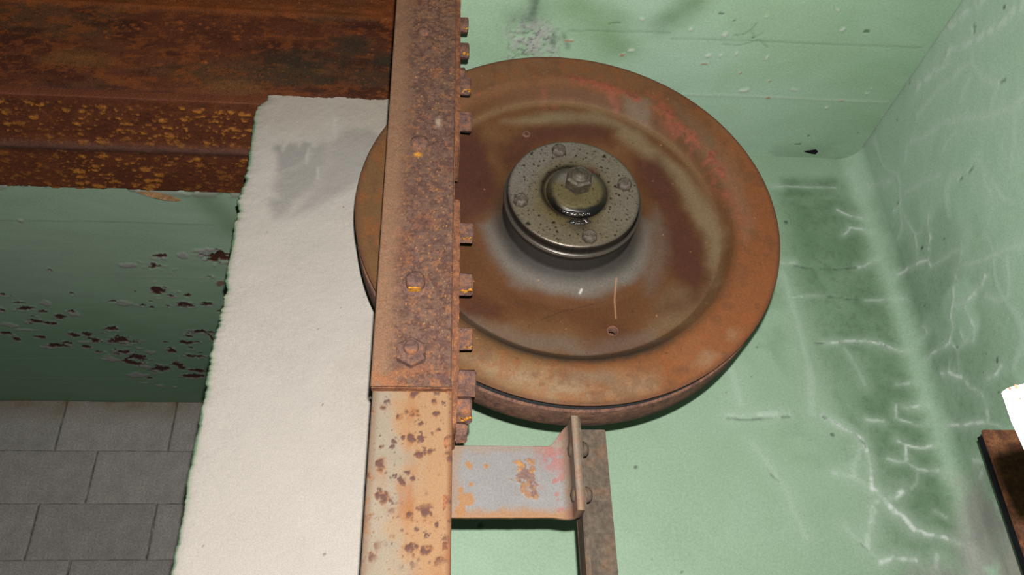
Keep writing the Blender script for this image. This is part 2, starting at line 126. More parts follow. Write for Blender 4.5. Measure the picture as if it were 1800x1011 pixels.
def poly_mask(P, poly, soft):
    """1 inside a polygon, fading over +-soft across its edge (P: n x 2)"""
    poly = np.asarray(poly, float); n = len(poly)
    lo = poly.min(0) - soft * 2; hi = poly.max(0) + soft * 2
    k = np.nonzero(np.all((P >= lo) & (P <= hi), axis=1))[0]
    out = np.zeros(len(P))
    if not len(k): return out
    Q = P[k]; inside = np.zeros(len(k), bool); dm = np.full(len(k), 9.0)
    for i in range(n):
        a = poly[i]; b = poly[(i + 1) % n]
        c = ((a[1] > Q[:, 1]) != (b[1] > Q[:, 1]))
        with np.errstate(divide='ignore', invalid='ignore'):
            xx = (b[0] - a[0]) * (Q[:, 1] - a[1]) / (b[1] - a[1] if b[1] != a[1] else 1e-9) + a[0]
        inside ^= c & (Q[:, 0] < xx)
        dm = np.minimum(dm, seg_dist(Q, a, b))
    s = np.where(inside, dm, -dm)
    out[k] = sst(-soft, soft, s)
    return out

# ------------------------------------------------------------------ materials
def nodes(name):
    m = bpy.data.materials.new(name); m.use_nodes = True
    nt = m.node_tree; b = nt.nodes['Principled BSDF']
    return m, nt, b
def nz(nt, scale, detail=4, rough=0.6, vec=None, dist=0):
    n = nt.nodes.new('ShaderNodeTexNoise'); n.inputs['Scale'].default_value = scale
    n.inputs['Detail'].default_value = detail; n.inputs['Roughness'].default_value = rough
    n.inputs['Distortion'].default_value = dist
    if vec: nt.links.new(vec, n.inputs['Vector'])
    return n.outputs['Fac']
def rng(nt, fac, a, b, lo=0.35, hi=0.65):
    r = nt.nodes.new('ShaderNodeMapRange'); nt.links.new(fac, r.inputs[0])
    r.inputs[1].default_value = lo; r.inputs[2].default_value = hi
    r.inputs[3].default_value = a; r.inputs[4].default_value = b
    return r.outputs[0]
def ramp(nt, fac, stops):
    r = nt.nodes.new('ShaderNodeValToRGB'); nt.links.new(fac, r.inputs[0])
    while len(r.color_ramp.elements) < len(stops): r.color_ramp.elements.new(0.5)
    for e, (p, c) in zip(r.color_ramp.elements, stops):
        e.position = p; e.color = (*c, 1)
    return r.outputs[0]
def mixc(nt, fac, a, b, mode='MIX'):
    n = nt.nodes.new('ShaderNodeMix'); n.data_type = 'RGBA'; n.blend_type = mode
    if isinstance(fac, (int, float)): n.inputs[0].default_value = fac
    else: nt.links.new(fac, n.inputs[0])
    for s, v in ((6, a), (7, b)):
        if hasattr(v, 'node'): nt.links.new(v, n.inputs[s])
        else: n.inputs[s].default_value = (*v, 1) if len(v) == 3 else v
    return n.outputs[2]
def bump(nt, b, fac, strength, distance):
    n = nt.nodes.new('ShaderNodeBump'); n.inputs['Strength'].default_value = strength
    n.inputs['Distance'].default_value = distance
    nt.links.new(fac, n.inputs['Height']); nt.links.new(n.outputs[0], b.inputs['Normal'])
def objco(nt):
    return nt.nodes.new('ShaderNodeTexCoord').outputs['Object']
def attr(nt, name):
    n = nt.nodes.new('ShaderNodeAttribute'); n.attribute_name = name; return n

def pigment_mat(name, fine=300, amount=0.25, rough=0.8, bumpd=0.0006, bumps=0.4, metal=0.0, spec=0.3, coarse=None):
    """paint and rust laid out per vertex in attribute 'pigment', grain and relief from noise nodes"""
    m, nt, b = nodes(name)
    co = objco(nt); a = attr(nt, 'pigment')
    f = nz(nt, fine, 5, 0.65, co)
    k = rng(nt, f, 1 - amount, 1 + amount)
    col = mixc(nt, 1.0, a.outputs['Color'], k, 'MULTIPLY')
    nt.links.new(col, b.inputs['Base Color'])
    g = attr(nt, 'gloss')
    r = rng(nt, g.outputs['Fac'], rough, 0.22, 0, 1)
    nt.links.new(r, b.inputs['Roughness'])
    b.inputs['Metallic'].default_value = metal
    b.inputs['Specular IOR Level'].default_value = spec
    h = nz(nt, coarse or fine, 6, 0.7, co)
    bump(nt, b, h, bumps, bumpd)
    return m

def rust_mat(name, c1, c2, c3, scale=60, rough=0.85, bumpd=0.001, bumps=0.6, stretch=None, spec=0.12):
    m, nt, b = nodes(name)
    co = objco(nt)
    if stretch:
        mp = nt.nodes.new('ShaderNodeMapping'); mp.inputs['Scale'].default_value = stretch
        nt.links.new(co, mp.inputs[0]); co = mp.outputs[0]
    oi = nt.nodes.new('ShaderNodeObjectInfo')
    ad = nt.nodes.new('ShaderNodeVectorMath'); ad.operation = 'ADD'
    sc = nt.nodes.new('ShaderNodeVectorMath'); sc.operation = 'SCALE'; sc.inputs[0].default_value = (3, 5, 7)
    nt.links.new(oi.outputs['Random'], sc.inputs['Scale'])
    nt.links.new(co, ad.inputs[0]); nt.links.new(sc.outputs[0], ad.inputs[1]); co = ad.outputs[0]
    f = nz(nt, scale, 6, 0.7, co, 0.3)
    col = ramp(nt, f, [(0.32, c1), (0.5, c2), (0.68, c3)])
    f2 = nz(nt, scale * 6, 4, 0.7, co)
    col = mixc(nt, 1.0, col, rng(nt, f2, 0.72, 1.28), 'MULTIPLY')
    nt.links.new(col, b.inputs['Base Color'])
    b.inputs['Roughness'].default_value = rough
    b.inputs['Specular IOR Level'].default_value = spec
    bump(nt, b, nz(nt, scale * 4, 6, 0.75, co), bumps, bumpd)
    return m

L = lambda *c: tuple(lin(*c))
M = {}
M['wall'] = pigment_mat('green_wall_paint', 260, 0.10, 0.62, 0.0005, 0.3, spec=0.18)
M['plaster'] = pigment_mat('rough_plaster', 420, 0.10, 0.9, 0.0012, 0.5, spec=0.15)
M['rail'] = pigment_mat('rusty_rail', 700, 0.30, 0.85, 0.0008, 0.6, spec=0.12)
M['rail_pale'] = pigment_mat('pale_rail', 600, 0.14, 0.85, 0.0006, 0.35, spec=0.12)
M['beam'] = pigment_mat('rusty_beam', 330, 0.4, 0.75, 0.0015, 0.6, spec=0.14)
M['wheel'] = pigment_mat('rusty_cast_wheel', 330, 0.14, 0.75, 0.0004, 0.3, spec=0.14)
M['hub'] = pigment_mat('greasy_steel', 400, 0.22, 0.5, 0.0003, 0.3, metal=0.5, spec=0.4)
M['barrel'] = pigment_mat('polished_barrel', 400, 0.2, 0.5, 0.0002, 0.2, metal=0.5, spec=0.4)
M['bar'] = pigment_mat('grey_painted_bar', 400, 0.15, 0.7, 0.0005, 0.4, spec=0.3)
M['bolt'] = rust_mat('rusty_bolt', L(78, 56, 52), L(110, 82, 72), L(150, 98, 62), 90, bumpd=0.0012)
M['bolt_orange'] = rust_mat('orange_rust', L(130, 80, 36), L(190, 128, 46), L(215, 155, 62), 200)
M['plate_rust'] = rust_mat('rusty_plate', L(90, 60, 48), L(122, 80, 58), L(162, 108, 70), 70)
M['angle'] = rust_mat('brown_angle', L(72, 60, 50), L(90, 80, 69), L(112, 84, 62), 22, bumpd=0.0005)
M['drum'] = rust_mat('rusty_drum', L(80, 55, 48), L(112, 82, 68), L(140, 98, 72), 50, bumpd=0.0008)
M['dark_iron'] = rust_mat('dark_iron', L(40, 34, 30), L(66, 58, 46), L(95, 86, 66), 150, rough=0.5, spec=0.35)
M['steel_bolt'] = rust_mat('dull_bolt', L(58, 50, 43), L(82, 73, 63), L(110, 98, 84), 200, rough=0.6, spec=0.25)
M['black'] = rust_mat('black_flake_and_shade', L(10, 12, 14), L(16, 18, 20), L(24, 26, 28), 120)
M['chip'] = rust_mat('tan_chip', L(150, 110, 70), L(180, 138, 95), L(205, 170, 130), 70)
M['white_paint'] = rust_mat('white_paint', L(225, 222, 215), L(240, 238, 232), L(250, 248, 245), 30, spec=0.4)
M['red_rust'] = rust_mat('red_rust', L(120, 50, 35), L(165, 75, 55), L(190, 110, 85), 90)
def grease():
    m, nt, b = nodes('black_grease'); co = objco(nt)
    nt.links.new(ramp(nt, nz(nt, 120, 4, 0.6, co), [(0.4, (0.004, 0.004, 0.005)), (0.7, (0.02, 0.014, 0.008))]), b.inputs['Base Color'])
    b.inputs['Roughness'].default_value = 0.16; b.inputs['Specular IOR Level'].default_value = 0.6
    bump(nt, b, nz(nt, 240, 4, 0.6, co), 0.7, 0.002); return m
M['grease'] = grease()
def block_mat():
    m, nt, b = nodes('concrete_block'); co = objco(nt)
    oi = nt.nodes.new('ShaderNodeObjectInfo')
    f = nz(nt, 18, 6, 0.7, co)
    col = ramp(nt, f, [(0.3, L(184, 179, 173)), (0.55, L(202, 197, 190)), (0.75, L(213, 207, 199))])
    col = mixc(nt, 1.0, col, rng(nt, nz(nt, 160, 4, 0.7, co), 0.78, 1.22), 'MULTIPLY')
    col = mixc(nt, 1.0, col, rng(nt, oi.outputs['Random'], 0.92, 1.06, 0, 1), 'MULTIPLY')
    st = attr(nt, 'stain')
    s2 = nt.nodes.new('ShaderNodeMath'); s2.operation = 'MULTIPLY'
    nt.links.new(st.outputs['Fac'], s2.inputs[0]); nt.links.new(rng(nt, nz(nt, 9, 5, 0.7, co), 0.2, 1.0), s2.inputs[1])
    col = mixc(nt, s2.outputs[0], col, L(140, 112, 70))
    nt.links.new(col, b.inputs['Base Color']); b.inputs['Roughness'].default_value = 0.95
    b.inputs['Specular IOR Level'].default_value = 0.1
    bump(nt, b, nz(nt, 110, 8, 0.75, co), 0.35, 0.002); return m
M['block'] = block_mat()
M['mortar'] = rust_mat('mortar', L(92, 90, 87), L(130, 126, 122), L(190, 184, 176), 14, bumpd=0.002)
M['concrete'] = rust_mat('concrete', L(120, 116, 108), L(140, 136, 128), L(155, 150, 142), 12)

# ------------------------------------------------------------------ building helpers
def put(o, parent=None, origin=(0, 0, 0)):
    C.objects.link(o)
    if parent is not None:
        o.parent = parent; po = Vector(parent['_o'])
        o.location = Vector(origin) - po
    else:
        o.location = Vector(origin) + Vector((0, 0, H))
    o['_o'] = list(origin)
    return o
def tag(o, label=None, cat=None, group=None, kind=None):
    if label: o['label'] = label
    if cat: o['category'] = cat
    if group: o['group'] = group
    if kind: o['kind'] = kind
    return o
def thing(name, origin, label, cat, group=None):
    o = bpy.data.objects.new(name, None); o.empty_display_size = 0.05
    put(o, None, origin); return tag(o, label, cat, group)
def mesh_np(name, V, F, mat, parent=None, origin=(0, 0, 0), attrs=None, smooth=True):
    me = bpy.data.meshes.new(name)
    V = np.asarray(V, np.float32) - np.asarray(origin, np.float32); F = np.asarray(F, np.int32)
    me.vertices.add(len(V)); me.vertices.foreach_set('co', V.ravel())
    k = F.shape[1]
    me.loops.add(F.size); me.loops.foreach_set('vertex_index', F.ravel())
    me.polygons.add(len(F)); me.polygons.foreach_set('loop_start', np.arange(0, F.size, k, dtype=np.int32))
    me.polygons.foreach_set('use_smooth', np.full(len(F), smooth))
    me.update(calc_edges=True)
    for n, a in (attrs or {}).items():
        if a.ndim == 2:
            at = me.attributes.new(n, 'FLOAT_COLOR', 'POINT')
            at.data.foreach_set('color', np.concatenate([a, np.ones((len(a), 1))], 1).astype(np.float32).ravel())
        else:
            at = me.attributes.new(n, 'FLOAT', 'POINT'); at.data.foreach_set('value', a.astype(np.float32))
    me.materials.append(mat)
    return put(bpy.data.objects.new(name, me), parent, origin)
def grid_faces(nu, nv, wrap=False):
    i = np.arange(nu if wrap else nu - 1); j = np.arange(nv - 1)
    I, J = np.meshgrid(i, j, indexing='ij'); I2 = (I + 1) % nu
    return np.stack([I * nv + J, I2 * nv + J, I2 * nv + J + 1, I * nv + J + 1], -1).reshape(-1, 4)
def obj_bm(name, bm, mat, parent=None, origin=(0, 0, 0), smooth=False):
    me = bpy.data.meshes.new(name)
    bmesh.ops.translate(bm, verts=bm.verts, vec=-Vector(origin))
    bmesh.ops.recalc_face_normals(bm, faces=bm.faces)
    bm.to_mesh(me); bm.free()
    if smooth: me.polygons.foreach_set('use_smooth', [True] * len(me.polygons))
    me.materials.append(mat)
    return put(bpy.data.objects.new(name, me), parent, origin)
def box_bm(lo, hi, bevel=0.0, segs=2, bm=None):
    nb = bmesh.new()
    bmesh.ops.create_cube(nb, size=1)
    lo = Vector(lo); hi = Vector(hi)
    for v in nb.verts:
        v.co = Vector([lo[i] + (v.co[i] + .5) * (hi[i] - lo[i]) for i in range(3)])
    if bevel: bmesh.ops.bevel(nb, geom=nb.edges[:], offset=bevel, segments=segs, affect='EDGES')
    if bm is None: return nb
    tmp = bpy.data.meshes.new('t'); nb.to_mesh(tmp); nb.free(); bm.from_mesh(tmp); bpy.data.meshes.remove(tmp)
    return bm
def lathe_bm(profile, n=48, axis='Y', sx=1.0, rot=0.0):
    """profile of (radius, along) pairs spun about an axis through the origin"""
    bm = bmesh.new(); rings = []
    for r, t in profile:
        ring = []
        if r < 1e-6: ring = [bm.verts.new((0, t, 0))]
        else:
            for i in range(n):
                a = 2 * math.pi * i / n + rot
                ring.append(bm.verts.new((math.cos(a) * r, t, math.sin(a) * r)))
        rings.append(ring)
    for A, B in zip(rings[:-1], rings[1:]):
        if len(A) == 1 and len(B) == 1: continue
        for i in range(n):
            j = (i + 1) % n
            if len(A) == 1: bm.faces.new((A[0], B[i], B[j]))
            elif len(B) == 1: bm.faces.new((A[i], A[j], B[0]))
            else: bm.faces.new((A[i], A[j], B[j], B[i]))
    if axis == 'X': bmesh.ops.rotate(bm, verts=bm.verts, cent=(0, 0, 0), matrix=Matrix.Rotation(-math.pi / 2, 3, 'Z'))
    return bm
def jitter(bm, amp, seed):
    r = random.Random(seed)
    for v in bm.verts: v.co += Vector((r.uniform(-1, 1), r.uniform(-1, 1), r.uniform(-1, 1))) * amp
    return bm
def place_bm(bm, loc):
    bmesh.ops.translate(bm, verts=bm.verts, vec=Vector(loc)); return bm

# ================================================================== SETTING
G_LIGHT = lin(162, 190, 161); G_PALE = lin(176, 198, 176); G_MOLD = lin(114, 144, 111); G_GREY = lin(120, 116, 108)
XR, YB, ZC = 0.942, 1.373, 1.2

def green_wall(P, u, v):
    """pigment and relief of the painted shaft walls; P world points, u v plane coordinates"""
    n1 = fbm(u, v, 4, 4, 1); n2 = fbm(u, v, 22, 4, 5); n3 = fbm(u, v, 120, 3, 9); n4 = fbm(u, v, 9, 3, 15)
    col = np.tile(G_LIGHT, (len(P), 1)) * (0.90 + 0.12 * n1 + 0.08 * n4)[:, None]
    col = mix(col, lin(166, 193, 168), sst(0.5, 0.75, n4) * 0.4)
    right = sst(0.90, 0.945, P[:, 0])
    col = mix(col, lin(182, 212, 186), right * 0.9)
    mold = np.zeros(len(P)); B = P[:, [0, 2]]
    # unfold the right wall past the corner so the outlines can run round it
    Q = np.stack([np.minimum(P[:, 0], XR) + np.maximum(YB - 0.0 - P[:, 1], 0), P[:, 2]], 1)
    def unf(pl): return [[min(p[0], XR) + max(YB - p[1], 0), p[2]] for p in pl]
    for s, soft, pl in DATA['mold']:
        mold = np.maximum(mold, s * poly_mask(Q, unf(pl), soft))
    mold = mold * (0.62 + 0.45 * sst(0.32, 0.62, 0.5 * n2 + 0.5 * n4))
    mold = np.maximum(mold, 0.35 * sst(0.52, 0.72, n1) * sst(0.35, 0.6, n2))
    mold = np.maximum(mold, 0.6 * right * sst(.40, .60, n4) * sst(1.0, 1.25, P[:, 1]) * sst(1.1, .7, P[:, 2]))
    for w, s, pl in DATA['smear']:
        mold = np.maximum(mold, s * 0.9 * line_mask(P, pl, w / 1500.0) * (0.5 + n2 * 0.9))
    cor = line_mask(P, DATA['corner'], 0.020)
    mold = mold * (1 - 0.85 * cor)
    col = mix(col, G_MOLD, mold * 0.95)
    col = mix(col, lin(96, 118, 96), mold * sst(0.5, 0.75, n3) * 0.35)
    col = mix(col, G_LIGHT, cor * 0.5)
    wx = np.stack([fbm(u, v, 45, 3, 31) - .5, fbm(u, v, 45, 3, 32) - .5, fbm(u, v, 45, 3, 33) - .5], 1) * 0.0065
    PW = P + wx
    pale = np.zeros(len(P)); crack = np.zeros(len(P))
    for w, s, pl in DATA['pale']:
        ww = max(w * 0.00095, 0.0028)
        s = s * 1.35 if s < .58 else s; m = line_mask(PW, pl, ww) * s
        halo = line_mask(PW, pl, ww * 3.0) * s * 0.35
        brk = 0.55 + 0.6 * sst(0.35, 0.6, fbm(u, v, 70, 3, 51)); brk = np.where(s < .55, .8, brk)
        pale = np.maximum(pale, np.maximum(m * brk, halo))
    # faint leaching network on the right wall
    k = right * sst(0.44, 0.5, fbm(u, v, 5, 3, 61)) * (1 - sst(0.0, 0.05, np.abs(fbm(u, v, 7, 2, 62) - 0.5)))
    pale = np.maximum(pale, 0.36 * k)
    for w, pl in DATA['dark']:
        crack = np.maximum(crack, line_mask(PW, pl, w * 0.0008) * sst(0.3, 0.5, fbm(u, v, 60, 2, 71)))
    col = mix(col, lin(214, 230, 216), pale * .9)
    col = mix(col, lin(235, 240, 236), sst(0.7, 1.0, pale) * 0.6)
    bare = np.zeros(len(P))
    for pl in DATA['bare']:
        bare = np.maximum(bare, poly_mask(Q + (wx[:, :2] * 5), unf(pl), 0.03))
    bare = bare * sst(0.35, 0.55, n2 * 0.6 + n4 * 0.4)
    streak = fbm(u * 1.0, v * 0.25, 40, 3, 81)
    col = mix(col, lin(158, 158, 150), bare * 0.8)
    col = mix(col, lin(128, 126, 122), bare * sst(0.5, 0.7, streak) * 0.4)
    col = mix(col, lin(190, 182, 170), bare * sst(0.6, 0.7, 1 - streak) * 0.5)
    dots = spots(u, v, 26, 3, 0.16, 0.03, 0.12) * sst(0.48, 0.6, n4)
    col = mix(col, lin(62, 72, 66), np.maximum(dots * 0.7, crack * 0.6))
    chips = spots(u, v, 7, 6, 0.10, 0.03, 0.07, 2.0)
    col = mix(col, lin(190, 190, 176), chips * 0.7)
    relief = 0.003 * (n1 - .5) + 0.0015 * (n2 - .5) + 0.0012 * pale - 0.0025 * crack - 0.001 * bare
    return np.clip(col, 0.01, 0.95), relief, 0.15 + 0.1 * n2

def build_walls():
    # back wall
    xs = np.arange(-0.30, XR - 0.0449, 0.0026)
    rad = 0.045
    arc = [(XR - rad + rad * math.sin(a), YB - rad + rad * math.cos(a)) for a in np.linspace(0, math.pi / 2, 16)]
    zs = np.arange(-0.45, ZC + 0.02, 0.0030)
    X = np.concatenate([xs, [p[0] for p in arc]]); Y = np.concatenate([np.full(len(xs), YB), [p[1] for p in arc]])
    NX = np.concatenate([np.zeros(len(xs)), np.sin(np.linspace(0, math.pi / 2, 16))])
    NY = np.concatenate([np.ones(len(xs)), np.cos(np.linspace(0, math.pi / 2, 16))])
    n = len(X); S = np.concatenate([[0], np.cumsum(np.hypot(np.diff(X), np.diff(Y)))])
    P = np.stack([np.repeat(X, len(zs)), np.repeat(Y, len(zs)), np.tile(zs, n)], 1)
    u = np.repeat(S, len(zs)); v = P[:, 2]
    col, rel, gl = green_wall(P, u, v)
    Pd = P.copy(); Pd[:, 0] -= np.repeat(NX, len(zs)) * rel; Pd[:, 1] -= np.repeat(NY, len(zs)) * rel
    o = mesh_np('wall_back', Pd, grid_faces(n, len(zs)), M['wall'], None, (0.3, YB, -0.45), {'pigment': col, 'gloss': gl})
    tag(o, 'green painted concrete back wall with pale cracks behind the wheel', kind='structure')
    # right wall
    ys = np.arange(YB - rad, 0.45, -0.0028)
    ysn = len(ys)
    P = np.stack([np.full(ysn * len(zs), XR), np.repeat(ys, len(zs)), np.tile(zs, ysn)], 1)
    u = S[-1] + (YB - rad) - P[:, 1]; v = P[:, 2]
    col, rel, gl = green_wall(P, u, v)
    Pd = P.copy(); Pd[:, 0] -= rel
    o = mesh_np('wall_right', Pd, grid_faces(ysn, len(zs)), M['wall'], None, (XR, 0.9, -0.45), {'pigment': col, 'gloss': gl})
    tag(o, 'green painted right wall with a web of pale leaching cracks', kind='structure')

def flake_masks(P, fl, seed):
    """dark core and pale rim masks for paint flakes with ragged outlines"""
    core = np.zeros(len(P)); rim = np.zeros(len(P)); tan = np.zeros(len(P)); dk = np.zeros(len(P))
    wob = fbm(P[:, 0], P[:, 1], 38, 4, seed, 0.65) - 0.5
    wob2 = fbm(P[:, 0] * .5, P[:, 1], 90, 3, seed + 9, 0.65) - 0.5
    for x, y, a, b, k in fl:
        a *= 1.0; q = np.nonzero((np.abs(P[:, 0] - x) < a * 2.2) & (np.abs(P[:, 1] - y) < b * 3.5))[0]
        if not len(q): continue
        d = np.sqrt(((P[q, 0] - x) / a) ** 2 + ((P[q, 1] - y) / b) ** 2) + wob[q] * 2.4 + wob2[q] * 2.0
        m = sst(1.0, 0.75, d); r = sst(1.35, 0.95, d + wob2[q] * 1.2)
        if k in (0, 3): rim[q] = np.maximum(rim[q], r)
        if k == 0: core[q] = np.maximum(core[q], m)
        if k == 1: tan[q] = np.maximum(tan[q], m); rim[q] = np.maximum(rim[q], r * .5)
        if k == 2: dk[q] = np.maximum(dk[q], m)
    return core, rim, tan, dk

def build_ceilings():
    # shaft ceiling (right), over the wheel
    xs = np.arange(-0.03, XR + 0.0, 0.0026); ys = np.arange(0.62, YB + 0.003, 0.0034)
    P = np.stack([np.repeat(xs, len(ys)), np.tile(ys, len(xs)), np.full(len(xs) * len(ys), ZC)], 1)
    x, y = P[:, 0], P[:, 1]; Q = P[:, :2]
    n1 = fbm(x, y, 4, 4, 101); n2 = fbm(x * .5, y, 24, 4, 105); n3 = fbm(x * .4, y, 120, 3, 109)
    col = np.tile(lin(182, 212, 186), (len(P), 1)) * (0.9 + 0.2 * n1)[:, None]
    col = mix(col, lin(160, 192, 152), sst(0.5, 0.72, n1) * 0.6)
    # darker green paint towards the right wall and the back edge
    col = mix(col, lin(142, 178, 138), sst(0.62, 0.92, x) * 0.65 * (0.6 + 0.6 * n2))
    col = mix(col, lin(138, 164, 138), sst(1.30, 1.37, y) * 0.5 * sst(0.4, 0.6, n2))
    wx = np.stack([fbm(x, y, 40, 3, 131) - .5, fbm(x, y, 40, 3, 132) - .5], 1) * 0.03
    rel = 0.003 * (n1 - .5) + 0.0012 * (n2 - .5)
    for s, soft, pl in DATA['cbare']:
        b = poly_mask(Q + wx, pl, soft * .7) * sst(0.36, 0.50, fbm(x, y, 48, 4, 151, .65))
        col = mix(col, lin(184, 184, 178), b * 0.85); rel += 0.0015 * b
        col = mix(col, lin(96, 104, 100), poly_mask(Q + wx * 1.5, pl, .04) * sst(0.56, 0.66, fbm(x, y, 150, 4, 153, .7)) * 0.75)
    for w, s, pl in DATA['csmear']:
        m = line_mask(Q + wx * .5, pl, w) * s * (0.4 + 0.9 * n2)
        col = mix(col, lin(124, 158, 108) if w > .035 else lin(86, 104, 92), m)
    for w, s, k, pl in DATA['clines']:
        m = line_mask(Q + wx * (0.02 if k != 2 or w > .0022 else .15), pl, w) * s
        col = mix(col, lin(190, 208, 190) if k == 1 else lin(84, 104, 86), m); rel -= 0.0015 * m * (1 if k == 2 else -1)
    core, rim, tan, dk = flake_masks(P, [[q[0], q[1], q[2] * .62, q[3] * .55, q[4]] for q in DATA['cflake']], 140)
    col = mix(col, lin(214, 218, 208), np.maximum(rim, core * .7) * 0.8)
    col = mix(col, lin(180, 130, 92), tan * 0.8)
    col = mix(col, lin(60, 76, 64), dk * 0.75)
    small = spots(x, y, 16, 11, 0.16, 0.04, 0.1, 1.6)
    col = mix(col, lin(200, 206, 190), small * 0.5 * sst(.45, .6, n2))
    rel += 0.0016 * np.maximum(rim, core) - 0.001 * dk
    Pd = P.copy(); Pd[:, 2] -= rel
    o = mesh_np('ceiling', Pd, grid_faces(len(xs), len(ys))[:, ::-1], M['wall'], None, (0.45, 1.0, ZC), {'pigment': np.clip(col, .01, .95), 'gloss': 0.1 + 0.1 * n2})
    tag(o, 'green painted ceiling above the wheel with small chips and board lines', kind='structure')
    o2 = obj_bm('trim_1', box_bm((-0.03, 0.62, ZC + 0.006), (XR + .1, YB + .2, ZC + 0.25)), M['concrete'], None, (0.45, 1.0, ZC))
    tag(o2, 'concrete slab above the green ceiling', kind='structure')
    # room ceiling (left), beyond the beam
    xs = np.arange(-1.75, -0.30, 0.0030); ys = np.arange(1.572, 2.83, 0.0042)
    P = np.stack([np.repeat(xs, len(ys)), np.tile(ys, len(xs)), np.full(len(xs) * len(ys), ZC)], 1)
    x, y = P[:, 0], P[:, 1]; Q = P[:, :2]
    n1 = fbm(x * .5, y, 3, 4, 201); n2 = fbm(x * .35, y, 22, 4, 205); n3 = fbm(x * .3, y, 90, 3, 209)
    col = np.tile(lin(180, 208, 180), (len(P), 1)) * (0.82 + 0.2 * n1 + 0.16 * n2)[:, None]
    col = mix(col, lin(126, 156, 114), sst(0.52, 0.7, n1) * 0.45)
    col = mix(col, lin(100, 128, 84), line_mask(Q, [[-.55, 1.60], [-.50, 1.72]], .05) * .45)
    col = mix(col, lin(136, 178, 142), sst(1.75, 2.5, y) * 0.85)  # light falling off towards the far end, put into the colour
    rel = 0.003 * (n1 - .5) + 0.0012 * (n2 - .5)
    core, rim, tan, dk = flake_masks(P, DATA['rflake'], 240)
    col = mix(col, lin(190, 178, 178), rim * 0.75 * (0.5 + n3))
    col = mix(col, lin(84, 50, 42), core); col = mix(col, lin(100, 62, 45), core * sst(.5, .7, n3) * .7)
    col = mix(col, lin(150, 105, 72), tan * .8)
    for w, s, k, pl in DATA['rlines']:
        m = line_mask(Q, pl, w) * s
        col = mix(col, lin(190, 205, 190) if k == 0 else lin(60, 84, 64), m); rel += 0.001 * m
    edge = sst(1.60, 1.576, y + 0.02 * (n2 - .5)) * sst(.45, .55, fbm(x, y, 30, 3, 220))
    col = mix(col, lin(200, 200, 190), edge * 0.7); rel += edge * 0.003
    rel += 0.002 * rim * (1 - core) - 0.003 * core
    Pd = P.copy(); Pd[:, 2] -= rel
    o = mesh_np('ceiling', Pd, grid_faces(len(xs), len(ys))[:, ::-1], M['wall'], None, (-0.9, 2.1, ZC), {'pigment': np.clip(col, .008, .95), 'gloss': 0.1 + 0.1 * n2})
    tag(o, 'green painted ceiling left of the pillar with dark rusty flaked patches', kind='structure')
    # flake of brown paint hanging at the beam's edge
    bm = bmesh.new()
    pts = [(-.700, 1.578), (-.655, 1.577), (-.628, 1.585), (-.602, 1.600), (-.612, 1.603), (-.640, 1.598), (-.662, 1.588)]
    up_ = [bm.verts.new((a, b, ZC - .004 - .01 * i / 7)) for i, (a, b) in enumerate(pts)]
    dn = [bm.verts.new((a, b, ZC - .002 - .01 * i / 7)) for i, (a, b) in enumerate(pts)]
    bm.faces.new(up_); bm.faces.new(dn[::-1])
    for i in range(7):
        j = (i + 1) % 7; bm.faces.new((up_[i], dn[i], dn[j], up_[j]))
    tag(obj_bm('paint_chip', bm, M['chip'], o, (-.65, 1.585, ZC)), 'tan curled paint chip at the beam edge')

